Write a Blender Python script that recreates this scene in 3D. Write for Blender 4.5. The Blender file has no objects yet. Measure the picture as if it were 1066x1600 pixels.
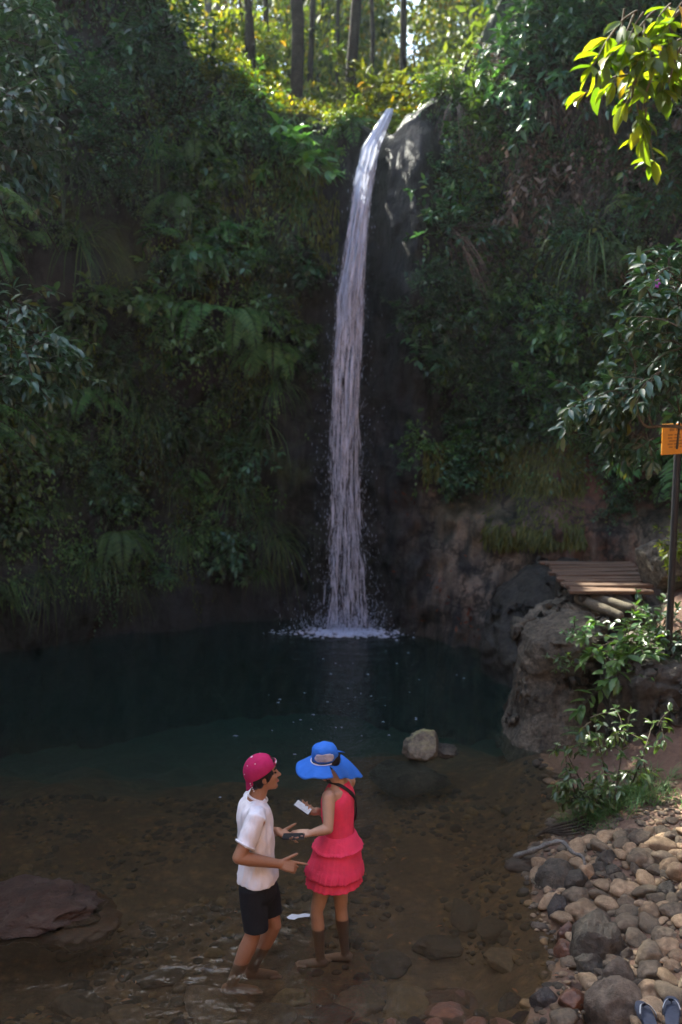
import bpy, bmesh, math, random
import numpy as np
from mathutils import Vector, Matrix, noise
from mathutils.bvhtree import BVHTree
R = math.radians
random.seed(7); rng = np.random.default_rng(7)
C = bpy.context.scene.collection
SC = bpy.context.scene

# ------------------------------------------------------------------ camera, sky, sun, exposure
CAM_H, PITCH, FPX = 3.67, R(8), 35 / 36 * 1600
cd = bpy.data.cameras.new('camera'); cam = bpy.data.objects.new('camera', cd); C.objects.link(cam)
cam.location = (0, 0, CAM_H); cam.rotation_euler = (R(90) - PITCH, 0, 0)
cd.sensor_fit = 'VERTICAL'; cd.sensor_height = 36; cd.sensor_width = 24; cd.lens = 35
cd.clip_start = 0.05; cd.clip_end = 800
cd.dof.use_dof = True; cd.dof.focus_distance = 6.35; cd.dof.aperture_fstop = 1.5
SC.camera = cam
SUN = Vector((-0.40, 0.56, 0.74)).normalized()
w = bpy.data.worlds.new('World'); SC.world = w; w.use_nodes = True
nt = w.node_tree; sky = nt.nodes.new('ShaderNodeTexSky'); sky.sky_type = 'NISHITA'; sky.sun_disc = False
sky.sun_elevation = math.asin(SUN.z); sky.sun_rotation = math.atan2(SUN.x, SUN.y)
sky.dust_density = 2.0; sky.air_density = 1.0; sky.ozone_density = 1.2
bg = nt.nodes['Background']; bg.inputs['Strength'].default_value = 0.14
nt.links.new(sky.outputs[0], bg.inputs['Color'])
sl = bpy.data.lights.new('sun', 'SUN'); sl.energy = 4.2; sl.angle = R(0.5); sl.color = (1, .94, .82)
so = bpy.data.objects.new('sun', sl); C.objects.link(so); so.location = (-8, 12, 25)
so.rotation_euler = (-SUN).to_track_quat('-Z', 'Y').to_euler()
SC.view_settings.view_transform = 'Standard'; SC.view_settings.look = 'None'
SC.view_settings.gamma = 1; SC.view_settings.use_curve_mapping = False
SC.view_settings.exposure = 2.6
SC.view_settings.use_white_balance = True; SC.view_settings.white_balance_temperature = 6450; SC.view_settings.white_balance_tint = 5
cy = SC.cycles
cy.max_bounces = 6; cy.diffuse_bounces = 3; cy.glossy_bounces = 3; cy.transmission_bounces = 4; cy.transparent_max_bounces = 16
cy.use_denoising = True; cy.sample_clamp_indirect = 4; cy.caustics_reflective = False; cy.caustics_refractive = False
cy.use_adaptive_sampling = True; cy.adaptive_threshold = 0.02

# ------------------------------------------------------------------ helpers
_cp, _sp = math.cos(PITCH), math.sin(PITCH)
def ray(x, y):
    u, v = (x - 533) / FPX, (800 - y) / FPX
    return Vector((u, _cp + v * _sp, -_sp + v * _cp))
def px(x, y, Y):                      # point seen at photo pixel x,y and at distance Y from the camera
    d = ray(x, y); return Vector((0, 0, CAM_H)) + d * (Y / d.y)
def pz(x, y, z=0.0):                  # point seen at photo pixel x,y and at height z
    d = ray(x, y); return Vector((0, 0, CAM_H)) + d * ((z - CAM_H) / d.z)
def project(p):
    v = p - Vector((0, 0, CAM_H)); zc = v.y * _cp - v.z * _sp; yc = v.y * _sp + v.z * _cp
    return 533 + FPX * v.x / zc, 800 - FPX * yc / zc
def lerp(tab, x):
    return float(np.interp(x, [t[0] for t in tab], [t[1] for t in tab]))
def sstep(a, b, x):
    t = max(0., min(1., (x - a) / (b - a))); return t * t * (3 - 2 * t)
def fbm(p, o=4): return noise.fractal(p, 0.9, 2.0, o)

def root_of(o):
    while o.parent: o = o.parent
    return o
def offset_of(parent):                # world location of a parent chain made of plain translations
    v = Vector()
    while parent: v += parent.location; parent = parent.parent
    return v
def link(name, me, mat=None, parent=None, world=True, smooth=True):
    o = bpy.data.objects.new(name, me); C.objects.link(o)
    if mat is not None and not me.materials:
        for m in (mat if isinstance(mat, (list, tuple)) else [mat]): me.materials.append(m)
    if parent:
        if world: me.transform(Matrix.Translation(-offset_of(parent)))
        o.parent = parent
    if smooth and len(me.polygons): me.polygons.foreach_set('use_smooth', [True] * len(me.polygons))
    return o
def tag(o, label=None, cat=None, group=None, kind=None):
    if label: o['label'] = label
    if cat: o['category'] = cat
    if group: o['group'] = group
    if kind: o['kind'] = kind
    return o
def thing(name, loc, label, cat, group=None):
    o = bpy.data.objects.new(name, None); C.objects.link(o); o.location = loc; o.empty_display_size = .1
    return tag(o, label, cat, group)
def recenter(o, base):                # moves a top-level mesh's origin to its base
    o.data.transform(Matrix.Translation(-Vector(base))); o.location = base; return o
def copy_tree(o, parent=None):
    c = o.copy(); C.objects.link(c); c.parent = parent
    for ch in list(o.children): copy_tree(ch, c)
    return c

def bm_mesh(bm, name='m'):
    bmesh.ops.recalc_face_normals(bm, faces=bm.faces[:])
    me = bpy.data.meshes.new(name); bm.to_mesh(me); bm.free(); return me
def arr_mesh(V, F, rnd=None, name='m', mat_idx=None):     # V (n,3), F (m,3|4) numpy
    me = bpy.data.meshes.new(name); V = np.asarray(V, np.float32); F = np.asarray(F, np.int32); k = F.shape[1]
    me.vertices.add(len(V)); me.vertices.foreach_set('co', V.ravel())
    me.loops.add(F.size); me.loops.foreach_set('vertex_index', F.ravel())
    me.polygons.add(len(F)); me.polygons.foreach_set('loop_start', np.arange(0, F.size, k, dtype=np.int32))
    me.update(calc_edges=True)
    if rnd is not None:
        a = me.attributes.new('rnd', 'FLOAT', 'FACE'); a.data.foreach_set('value', np.asarray(rnd, np.float32))
    if mat_idx is not None: me.polygons.foreach_set('material_index', np.asarray(mat_idx, np.int32))
    return me
def grid_mesh(nu, nv, fn, name='m'):
    V = [fn(i, j) for j in range(nv) for i in range(nu)]
    a = np.arange(nu * nv).reshape(nv, nu)
    F = np.stack([a[:-1, :-1], a[:-1, 1:], a[1:, 1:], a[1:, :-1]], -1).reshape(-1, 4)
    return arr_mesh(np.array([tuple(v) for v in V]), F, name=name)

def loft(bm, rings, n=16, cap=True):  # rings: (centre, axisA, axisB)
    rv = []
    for c, a, b in rings:
        rv.append([bm.verts.new(c + a * math.cos(2 * math.pi * k / n) + b * math.sin(2 * math.pi * k / n)) for k in range(n)])
    for r0, r1 in zip(rv, rv[1:]):
        for k in range(n):
            bm.faces.new((r0[k], r0[(k + 1) % n], r1[(k + 1) % n], r1[k]))
    if cap:
        bm.faces.new(rv[0][::-1]); bm.faces.new(rv[-1])
    return rv
def frames(pts):
    T = [(pts[min(i + 1, len(pts) - 1)] - pts[max(i - 1, 0)]).normalized() for i in range(len(pts))]
    ref = Vector((0, 0, 1)) if abs(T[0].z) < .9 else Vector((0, 1, 0))
    n = (ref - T[0] * ref.dot(T[0])).normalized(); out = []
    for t in T:
        n = (n - t * n.dot(t)).normalized(); out.append((t, n, t.cross(n)))
    return out
def tube(bm, pts, radii, n=10, rounded=True):
    pts = [Vector(p) for p in pts]
    if not isinstance(radii, (list, tuple)): radii = [radii] * len(pts)
    fr = frames(pts); rings = []
    if rounded:
        t, a, b = fr[0]; r = radii[0]
        for q in (80, 50, 22): rings.append((pts[0] - t * r * math.sin(R(q)), a * r * math.cos(R(q)), b * r * math.cos(R(q))))
    for p, (t, a, b), r in zip(pts, fr, radii): rings.append((p, a * r, b * r))
    if rounded:
        t, a, b = fr[-1]; r = radii[-1]
        for q in (22, 50, 80): rings.append((pts[-1] + t * r * math.sin(R(q)), a * r * math.cos(R(q)), b * r * math.cos(R(q))))
    loft(bm, rings, n)
def smooth_path(pts, k=4):            # Catmull-Rom
    P = [Vector(p) for p in pts]; P = [P[0] * 2 - P[1]] + P + [P[-1] * 2 - P[-2]]; out = []
    for i in range(1, len(P) - 2):
        for j in range(k):
            t = j / k; a, b, c, d = P[i - 1:i + 3]
            out.append(.5 * ((2 * b) + (c - a) * t + (2 * a - 5 * b + 4 * c - d) * t * t + (3 * b - a - 3 * c + d) * t ** 3))
    out.append(P[-2]); return out
def ellipsoid(bm, c, f, s, u, rf, rs, ru, sub=3):
    M = Matrix((( f.x * rf, s.x * rs, u.x * ru, c.x), (f.y * rf, s.y * rs, u.y * ru, c.y), (f.z * rf, s.z * rs, u.z * ru, c.z), (0, 0, 0, 1)))
    bmesh.ops.create_icosphere(bm, subdivisions=sub, radius=1, matrix=M)
def box(bm, c, a, b, d):              # centre and three half axes
    v = [bm.verts.new(c + a * i + b * j + d * k) for k in (-1, 1) for j in (-1, 1) for i in (-1, 1)]
    for q in ((0, 2, 3, 1), (4, 5, 7, 6), (0, 1, 5, 4), (2, 6, 7, 3), (0, 4, 6, 2), (1, 3, 7, 5)): bm.faces.new([v[i] for i in q])
def evaluated(me, mods):
    o = bpy.data.objects.new('tmp', me); C.objects.link(o)
    for t, kw in mods:
        m = o.modifiers.new(t, t)
        for k, v in kw.items(): setattr(m, k, v)
    dg = bpy.context.evaluated_depsgraph_get()
    out = bpy.data.meshes.new_from_object(o.evaluated_get(dg)); bpy.data.objects.remove(o); return out
def remesh(bm, vox=.004, it=5):
    return evaluated(bm_mesh(bm), [('REMESH', dict(mode='VOXEL', voxel_size=vox)), ('SMOOTH', dict(factor=.5, iterations=it))])
def wrinkle(me, amp, sc, seed=0, stretch=(1, 1, 1)):
    co = np.empty(len(me.vertices) * 3, np.float32); me.vertices.foreach_get('co', co); co = co.reshape(-1, 3)
    nr = np.array([v.normal[:] for v in me.vertices], np.float32)
    d = np.array([noise.noise(Vector((c[0] * sc * stretch[0] + seed, c[1] * sc * stretch[1], c[2] * sc * stretch[2]))) for c in co], np.float32)
    me.vertices.foreach_set('co', (co + nr * (d * amp)[:, None]).ravel()); me.update()

# ------------------------------------------------------------------ materials
def new_mat(name):
    m = bpy.data.materials.new(name); m.use_nodes = True; n = m.node_tree; n.nodes.clear()
    out = n.nodes.new('ShaderNodeOutputMaterial'); return m, n, out
def nd(n, t, **kw):
    x = n.nodes.new(t)
    for k, v in kw.items(): setattr(x, k, v)
    return x
def pbsdf(n, rough=.6, spec=.4, col=None):
    b = nd(n, 'ShaderNodeBsdfPrincipled'); b.inputs['Roughness'].default_value = rough; b.inputs['Specular IOR Level'].default_value = spec
    if col: b.inputs['Base Color'].default_value = (*col, 1)
    return b
def ramp(n, src, stops):
    r = nd(n, 'ShaderNodeValToRGB'); e = r.color_ramp.elements
    while len(e) < len(stops): e.new(.5)
    for x, (p, c) in zip(e, stops): x.position = p; x.color = (*c, 1) if len(c) == 3 else c
    n.links.new(src, r.inputs[0]); return r.outputs[0]
def tex(n, sc, detail=5, rough=.6, vec=None, kind='ShaderNodeTexNoise', dist=0):
    t = nd(n, kind); t.inputs['Scale'].default_value = sc
    if kind == 'ShaderNodeTexNoise':
        t.inputs['Detail'].default_value = detail; t.inputs['Roughness'].default_value = rough; t.inputs['Distortion'].default_value = dist
    if vec is not None: n.links.new(vec, t.inputs['Vector'])
    return t
def mixc(n, f, a, b, mode='MIX'):
    m = nd(n, 'ShaderNodeMix', data_type='RGBA', blend_type=mode)
    for s, v in ((0, f), (6, a), (7, b)):
        if hasattr(v, 'is_linked'): n.links.new(v, m.inputs[s])
        else: m.inputs[s].default_value = v if s == 0 else (*v, 1)
    return m.outputs[2]
def coords(n, scale=(1, 1, 1), src='Object'):
    c = nd(n, 'ShaderNodeTexCoord'); mp = nd(n, 'ShaderNodeMapping'); mp.inputs['Scale'].default_value = scale
    n.links.new(c.outputs[src], mp.inputs['Vector']); return mp.outputs[0]
def bump(n, h, st, dist=.02):
    b = nd(n, 'ShaderNodeBump'); b.inputs['Strength'].default_value = st; b.inputs['Distance'].default_value = dist
    n.links.new(h, b.inputs['Height']); return b.outputs[0]
def leaf_mat(name, stops, rough=.45, transl=.3, tint=None, spec=.4, rv=.06):
    m, n, out = new_mat(name)
    a = nd(n, 'ShaderNodeAttribute', attribute_name='rnd')
    col = ramp(n, a.outputs['Fac'], stops)
    oi = nd(n, 'ShaderNodeObjectInfo'); h = nd(n, 'ShaderNodeHueSaturation')
    mr = nd(n, 'ShaderNodeMapRange'); mr.inputs[3].default_value = .5 - rv * .5; mr.inputs[4].default_value = .5 + rv * .35
    n.links.new(oi.outputs['Random'], mr.inputs[0]); n.links.new(mr.outputs[0], h.inputs['Hue'])
    mv = nd(n, 'ShaderNodeMapRange'); mv.inputs[3].default_value = .5; mv.inputs[4].default_value = 1.55
    n.links.new(oi.outputs['Random'], mv.inputs[0]); n.links.new(mv.outputs[0], h.inputs['Value']); n.links.new(col, h.inputs['Color'])
    b = pbsdf(n, rough, spec); n.links.new(h.outputs[0], b.inputs['Base Color'])
    t = nd(n, 'ShaderNodeBsdfTranslucent'); br = nd(n, 'ShaderNodeMix', data_type='RGBA', blend_type='MULTIPLY')
    br.inputs[0].default_value = 1; br.inputs[7].default_value = (*(tint or (1.9, 2.0, .7)), 1); n.links.new(h.outputs[0], br.inputs[6])
    n.links.new(br.outputs[2], t.inputs['Color'])
    mx = nd(n, 'ShaderNodeMixShader'); mx.inputs[0].default_value = transl
    n.links.new(b.outputs[0], mx.inputs[1]); n.links.new(t.outputs[0], mx.inputs[2]); n.links.new(mx.outputs[0], out.inputs[0]); return m
def rock_mat(name, c1, c2, c3=None, rough=.75, sc=3, bst=.5, spec=.35, rv=.35, moss=None, spk=(.55, 1.25)):
    m, n, out = new_mat(name); v = coords(n)
    t = tex(n, sc, 8, .65, v); f = tex(n, sc * 9, 6, .7, v)
    col = ramp(n, t.outputs['Fac'], [(.3, c1), (.55, c2), (.75, c3 or c2)])
    sp = ramp(n, f.outputs['Fac'], [(.33, (spk[0],) * 3), (.67, (spk[1],) * 3)])
    col = mixc(n, 1.0, col, sp, 'MULTIPLY')
    oi = nd(n, 'ShaderNodeObjectInfo'); h = nd(n, 'ShaderNodeHueSaturation')
    mv = nd(n, 'ShaderNodeMapRange'); mv.inputs[3].default_value = 1 - rv; mv.inputs[4].default_value = 1 + rv * .5
    n.links.new(oi.outputs['Random'], mv.inputs[0]); n.links.new(mv.outputs[0], h.inputs['Value']); n.links.new(col, h.inputs['Color'])
    col = h.outputs[0]
    if moss:
        g = nd(n, 'ShaderNodeNewGeometry'); sx = nd(n, 'ShaderNodeSeparateXYZ'); n.links.new(g.outputs['Normal'], sx.inputs[0])
        ad = nd(n, 'ShaderNodeMath', operation='MULTIPLY'); n.links.new(sx.outputs['Z'], ad.inputs[0]); n.links.new(t.outputs['Fac'], ad.inputs[1])
        col = mixc(n, ramp(n, ad.outputs[0], [(.28, (0, 0, 0)), (.5, (1, 1, 1))]), col, moss)
    b = pbsdf(n, rough, spec); n.links.new(col, b.inputs['Base Color'])
    ad = nd(n, 'ShaderNodeMath', operation='ADD'); n.links.new(t.outputs['Fac'], ad.inputs[0]); n.links.new(f.outputs['Fac'], ad.inputs[1])
    n.links.new(bump(n, ad.outputs[0], bst, .03), b.inputs['Normal']); n.links.new(b.outputs[0], out.inputs[0]); return m
def cloth_mat(name, col, rough=.85, sc=220, st=.15, var=.12, sheen=.0):
    m, n, out = new_mat(name); v = coords(n); t = tex(n, 14, 4, .6, v); wv = tex(n, sc, 2, .5, v)
    lo = tuple(c * (1 - var) for c in col); hi = tuple(min(1, c * (1 + var)) for c in col)
    b = pbsdf(n, rough, .2); n.links.new(ramp(n, t.outputs['Fac'], [(.3, lo), (.7, hi)]), b.inputs['Base Color'])
    b.inputs['Sheen Weight'].default_value = sheen
    fo = tex(n, 16, 3, .5, coords(n, (1, 1, .45)), dist=1.2); b2 = nd(n, 'ShaderNodeBump'); b2.inputs['Strength'].default_value = .35; b2.inputs['Distance'].default_value = .02
    n.links.new(fo.outputs['Fac'], b2.inputs['Height']); b1 = nd(n, 'ShaderNodeBump'); b1.inputs['Strength'].default_value = st; b1.inputs['Distance'].default_value = .004; n.links.new(wv.outputs['Fac'], b1.inputs['Height']); n.links.new(b2.outputs[0], b1.inputs['Normal'])
    n.links.new(b1.outputs[0], b.inputs['Normal']); n.links.new(b.outputs[0], out.inputs[0]); return m
def flat_mat(name, col, rough=.5, spec=.4, metal=0):
    m, n, out = new_mat(name); v = coords(n); t = tex(n, 30, 3, .5, v)
    b = pbsdf(n, rough, spec); b.inputs['Metallic'].default_value = metal
    n.links.new(ramp(n, t.outputs['Fac'], [(.3, tuple(c * .9 for c in col)), (.7, tuple(min(1, c * 1.06) for c in col))]), b.inputs['Base Color'])
    n.links.new(b.outputs[0], out.inputs[0]); return m
def skin_mat(name, col, red):
    m, n, out = new_mat(name); v = coords(n); t = tex(n, 9, 4, .6, v)
    b = pbsdf(n, .5, .4); n.links.new(ramp(n, t.outputs['Fac'], [(.35, col), (.75, red)]), b.inputs['Base Color'])
    b.inputs['Subsurface Weight'].default_value = .12; b.inputs['Subsurface Radius'].default_value = (.6, .25, .15); b.inputs['Subsurface Scale'].default_value = .012
    n.links.new(b.outputs[0], out.inputs[0]); return m

DK = (.012, .026, .010)
M = {}
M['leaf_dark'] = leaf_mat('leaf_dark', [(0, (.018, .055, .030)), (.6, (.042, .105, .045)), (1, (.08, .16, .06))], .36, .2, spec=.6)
M['leaf_mid'] = leaf_mat('leaf_mid', [(0, (.04, .10, .032)), (.6, (.08, .165, .05)), (1, (.13, .22, .06))], .34, .28, spec=.6)
M['leaf_gloss'] = leaf_mat('leaf_gloss', [(0, (.02, .06, .034)), (.6, (.04, .10, .048)), (.93, (.05, .105, .045)), (1, (.13, .15, .02))], .3, .22, spec=.6)
M['leaf_olive'] = leaf_mat('leaf_olive', [(0, (.05, .072, .016)), (.6, (.085, .115, .026)), (1, (.14, .155, .034))], .6, .3)
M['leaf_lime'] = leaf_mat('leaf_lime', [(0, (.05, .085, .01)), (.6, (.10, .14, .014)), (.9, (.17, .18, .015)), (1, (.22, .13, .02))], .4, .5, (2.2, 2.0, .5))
M['leaf_forest'] = leaf_mat('leaf_forest', [(0, (.02, .04, .01)), (.5, (.05, .08, .015)), (.9, (.12, .14, .02)), (1, (.16, .10, .02))], .5, .45, (2.0, 1.9, .5))
M['leaf_pale'] = leaf_mat('leaf_pale', [(0, (.10, .12, .04)), (1, (.22, .23, .09))], .5, .3)
M['fern'] = leaf_mat('fern', [(0, (.04, .10, .03)), (.6, (.07, .155, .045)), (1, (.10, .19, .06))], .55, .3)
M['fern_dry'] = leaf_mat('fern_dry', [(0, (.07, .052, .042)), (.6, (.14, .11, .092)), (1, (.22, .175, .14))], .8, .25, (1.2, 1.1, .9))
M['grass'] = leaf_mat('grass', [(0, (.04, .095, .03)), (.7, (.075, .145, .045)), (1, (.14, .16, .05))], .55, .3)
M['grass_yellow'] = leaf_mat('grass_yellow', [(0, (.07, .09, .02)), (.6, (.14, .13, .04)), (1, (.24, .19, .08))], .6, .35)
M['litter'] = leaf_mat('litter', [(0, (.10, .05, .02)), (.5, (.22, .10, .035)), (1, (.32, .17, .06))], .6, .2, (1.4, 1.0, .6))
M['bark'] = rock_mat('bark', (.02, .016, .012), (.05, .04, .03), (.08, .065, .05), .9, 6, .6, .2)
M['bark_pale'] = rock_mat('bark_pale', (.12, .11, .10), (.22, .21, .19), (.30, .28, .25), .85, 7, .4, .2)
M['twig'] = rock_mat('twig', (.06, .05, .035), (.12, .10, .07), (.17, .14, .10), .8, 8, .4, .2)
M['rock_tan'] = rock_mat('rock_tan', (.19, .122, .07), (.31, .21, .125), (.41, .29, .18), .8, 2.5, .4)
M['rock_grey'] = rock_mat('rock_grey', (.095, .07, .046), (.165, .122, .08), (.24, .18, .12), .75, 3, .45)
M['rock_brown'] = rock_mat('rock_brown', (.07, .052, .038), (.15, .112, .08), (.24, .18, .125), .8, 3, .7)
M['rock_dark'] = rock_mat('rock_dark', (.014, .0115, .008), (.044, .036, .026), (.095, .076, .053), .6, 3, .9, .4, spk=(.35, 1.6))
M['rock_wet'] = rock_mat('rock_wet', (.018, .014, .012), (.045, .032, .026), (.10, .05, .03), .16, 4, .8, .6)
M['rock_red'] = rock_mat('rock_red', (.06, .025, .014), (.14, .055, .026), (.20, .09, .04), .35, 3, .5, .5)
M['rock_flat'] = rock_mat('rock_flat', (.045, .02, .011), (.115, .060, .038), (.19, .13, .095), .3, 6, 1.0, .5)
M['rock_moss'] = rock_mat('rock_moss', (.09, .075, .055), (.20, .17, .125), (.30, .26, .19), .75, 3, .6, .35, moss=(.24, .22, .10))
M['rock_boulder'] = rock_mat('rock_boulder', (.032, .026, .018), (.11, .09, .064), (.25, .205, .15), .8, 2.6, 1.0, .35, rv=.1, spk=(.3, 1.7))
M['rock_shore'] = rock_mat('rock_shore', (.026, .021, .015), (.075, .06, .044), (.15, .115, .085), .55, 2.6, .9, .4, spk=(.4, 1.5))
M['black'] = flat_mat('black', (.012, .012, .014), .5)

# ------------------------------------------------------------------ the setting: stream bed and bank, cliff, water
SHORE = [(2, 1.0), (4, 1.2), (5.2, 1.39), (5.8, 1.40), (6.7, 1.40), (7.1, 1.46), (7.7, 1.78), (8.5, 2.02), (9.3, 2.0), (10.5, 2.5), (11.5, 2.9), (12.2, 3.2), (15, 4)]
DROP = [(-9, 9.4), (-3, 9.1), (-1, 8.9), (-.2, 9.3), (.4, 9.75), (1.6, 9.9), (4, 10)]
def shade_hill(x, y):                       # unseen rise behind and beside the camera, added to cut low sky light
    return 1.25 * max(0, -1.0 - y) * sstep(-1, -4, y) + .9 * max(0, x - 4.6) * sstep(8.5, 5, y)
def ground_z(x, y):
    d = x - lerp(SHORE, y) + .10 * noise.noise(Vector((x * 2, y * 2, 3)))
    n = noise.noise(Vector((x * 1.3, y * 1.3, 9))); n2 = noise.noise(Vector((x * 5, y * 5, 1)))
    dl = x + 10
    if d > 0:
        low = .06 * sstep(0, .12, d) + .36 * sstep(0, 1.3, d) + .22 * max(0, d - 1.2) + .04 * n
        high = .05 * sstep(0, .1, d) + 1.40 * sstep(.35, 1.25, d) + .25 * max(0, d - 1.25) + .07 * n
        k = sstep(8.0, 9.8, y)
        z = low * (1 - k) + high * k
        if y < 4.8: z += (4.8 - y) * .35
        z += shade_hill(x, y)
        return z + .018 * n2
    s = -d
    z = -.34 * sstep(0, .75, s) - .03 * sstep(1, 4, s)
    z += .26 * sstep(6.0, 4.9, y) * (.8 + .6 * n) if y < 6.0 else 0
    yd = lerp(DROP, x) + .5 * n + .25 * noise.noise(Vector((x * 3, y * 3, 6)))
    z -= 1.1 * sstep(yd - .6, yd + 4.0, y)
    z += max(0, 3.6 - y) * .3 + shade_hill(x, y)
    return z + .035 * n * sstep(0, .5, s) + .025 * n2

gx = np.linspace(-14, 13, 380); gy = np.concatenate([np.linspace(-14, 4.4, 46), np.linspace(4.5, 10.6, 130), np.linspace(10.7, 16, 50)])
def _g(i, j): return (gx[i], gy[j], ground_z(gx[i], gy[j]))
me = grid_mesh(len(gx), len(gy), _g)
m, n, out = new_mat('ground'); v = coords(n); g = nd(n, 'ShaderNodeNewGeometry'); sx = nd(n, 'ShaderNodeSeparateXYZ'); n.links.new(g.outputs['Position'], sx.inputs[0])
t = tex(n, 2.2, 8, .65, v); t2 = tex(n, 22, 5, .7, v); vo = tex(n, 9, vec=v, kind='ShaderNodeTexVoronoi')
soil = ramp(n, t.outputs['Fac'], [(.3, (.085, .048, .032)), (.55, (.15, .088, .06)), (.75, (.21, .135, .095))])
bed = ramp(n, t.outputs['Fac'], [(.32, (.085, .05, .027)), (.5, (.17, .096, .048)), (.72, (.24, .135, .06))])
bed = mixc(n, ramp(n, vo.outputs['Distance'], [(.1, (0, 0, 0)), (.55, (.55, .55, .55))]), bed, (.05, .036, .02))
scatter_tint = ramp(n, t.outputs['Fac'], [(.3, (.024, .070, .052)), (.7, (.040, .10, .075))])  # teal of light scattered in deep water, painted onto the bed
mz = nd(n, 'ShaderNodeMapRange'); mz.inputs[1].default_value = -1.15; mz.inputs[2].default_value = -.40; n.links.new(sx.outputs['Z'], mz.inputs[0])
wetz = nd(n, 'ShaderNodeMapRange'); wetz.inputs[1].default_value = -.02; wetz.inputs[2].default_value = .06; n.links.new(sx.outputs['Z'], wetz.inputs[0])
col = mixc(n, wetz.outputs[0], mixc(n, mz.outputs[0], scatter_tint, bed), soil)
col = mixc(n, 1.0, col, ramp(n, t2.outputs['Fac'], [(.3, (.6, .6, .6)), (.7, (1.2, 1.2, 1.2))]), 'MULTIPLY')
b = pbsdf(n, .85, .25); n.links.new(col, b.inputs['Base Color']); n.links.new(bump(n, t2.outputs['Fac'], .6, .03), b.inputs['Normal']); n.links.new(b.outputs[0], out.inputs[0])
M['ground'] = m
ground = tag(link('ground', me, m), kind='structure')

BASE = [(-12, -2), (-9, 3), (-7.5, 7), (-6.2, 10), (-5.2, 12), (-4.4, 12.8), (-2.8, 13.7), (-1.2, 14.35), (-.6, 14.5), (0, 14.45), (.45, 14.2), (.9, 13.7), (1.4, 13.25), (1.9, 12.9), (2.5, 12.6), (3.2, 12.3), (4, 11.9), (5, 10.9), (6, 9.2), (7, 6.8), (8.5, 3), (11, -2)]
ZTOP = [(-12, 12), (-5, 10.6), (-3.3, 9.9), (-2.5, 8.9), (-1.9, 7.75), (-1, 7.45), (-.2, 7.25), (.3, 7.1), (.55, 6.98), (.75, 6.98), (1.0, 7.1), (1.6, 7.7), (2.2, 8.8), (3, 10), (5, 11.5), (11, 12)]
def wall_y(x, z):
    y = lerp(BASE, x)
    lf = sstep(-.5, -1.8, x); rt = sstep(.9, 2.0, x)
    y += lf * (.45 * sstep(.5, 1.8, z) - .75 * sstep(3.0, 5.5, z) + .06 * z + .9 * sstep(7.0, 9.5, z))
    y += rt * (.15 * z + .75 * sstep(1.55, 2.1, z) - .5 * sstep(3.2, 5.0, z) * sstep(1.5, 3, x))
    mid = 1 - max(lf, rt)
    y += mid * (.45 * sstep(5.6, 7.0, z) * sstep(.1, .8, x) + .03 * z - .25 * sstep(.45, .9, x) * sstep(4.3, 4.9, z) + .3 * sstep(6.6, 7.1, z) )
    y += -.32 * math.exp(-((x - 1.0) / .42) ** 2) * sstep(3.4, 5.2, z) * sstep(7.3, 6.5, z)
    p = Vector((x * .75, z * .75, y * .5)); q = Vector((x * 2.4, z * 1.5, 7))
    if x < -.4: y += sstep(2.6, 1.2, z) * (.28 * abs(noise.noise(Vector((x * 2.1, z * .6, 40)))) + .10 * abs(noise.noise(Vector((x * 5, z * 2.2, 41)))))
    if x > .7: y += sstep(2.1, 1.5, z) * (.22 * abs(noise.noise(Vector((x * 2.0, z * 1.2, 50)))) + .08 * noise.noise(Vector((x * 5.5, z * 4.5, 51))))
    amp = .3 if abs(x - .3) > .9 else .13
    y += amp * 1.3 * noise.noise(p) + .13 * fbm(q, 4) + .05 * abs(noise.noise(Vector((x * 6, z * 3.2, 2)))) + .16 * mid * abs(noise.noise(Vector((x * 3.1, z * 1.3, 12)))) + .09 * mid * noise.noise(Vector((x * 7, z * 4, 15)))
    return y
xs = np.concatenate([np.linspace(-10.5, -5.2, 70), np.linspace(-5.15, 4.6, 215), np.linspace(4.7, 9.6, 60)])
NT, NB = 170, 26
def _c(i, j):
    x = xs[i]; zt = lerp(ZTOP, x) + .12 * noise.noise(Vector((x * 1.7, 0, 5)))
    if j < NT:
        z = -2.6 + (zt + 2.6) * j / (NT - 1); return (x, wall_y(x, z), z)
    k = (j - NT + 1) / NB; yb = wall_y(x, zt); yy = yb + (95 - yb) * k ** 2.6
    ch = math.exp(-((x - .65) / .5) ** 2)
    rise = .13 * (yy - yb) * (1 - .6 * ch) + (.45 * fbm(Vector((x * .7, yy * .7, 4))) * sstep(0, .8, yy - yb))
    return (x * (1 + k * k * 4), yy, zt + rise)
me = grid_mesh(len(xs), NT + NB, _c)
m, n, out = new_mat('cliff_rock'); v = coords(n); vs = coords(n, (2.2, 2.2, .35))
t = tex(n, 1.1, 8, .65, v); f = tex(n, 9, 7, .7, v); st = tex(n, 1.6, 6, .6, vs); mo = tex(n, .7, 5, .6, v, dist=.6)
col = ramp(n, t.outputs['Fac'], [(.3, (.006, .0055, .0055)), (.52, (.019, .0175, .0178)), (.72, (.052, .048, .049))])
g = nd(n, 'ShaderNodeNewGeometry'); sx = nd(n, 'ShaderNodeSeparateXYZ'); n.links.new(g.outputs['Position'], sx.inputs[0])
def band(src, a, b_):
    r = nd(n, 'ShaderNodeMapRange'); r.inputs[1].default_value = a; r.inputs[2].default_value = b_; n.links.new(src, r.inputs[0]); return r.outputs[0]
def mul(a, b_):
    q = nd(n, 'ShaderNodeMath', operation='MULTIPLY'); n.links.new(a, q.inputs[0]); n.links.new(b_, q.inputs[1]); return q.outputs[0]
rface = mul(band(sx.outputs['X'], .75, 1.5), band(sx.outputs['Z'], 2.6, 1.4))          # bare tan streaked rock right of the fall
streak = mul(rface, ramp(n, st.outputs['Fac'], [(.42, (0, 0, 0)), (.62, (1, 1, 1))]))
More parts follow.
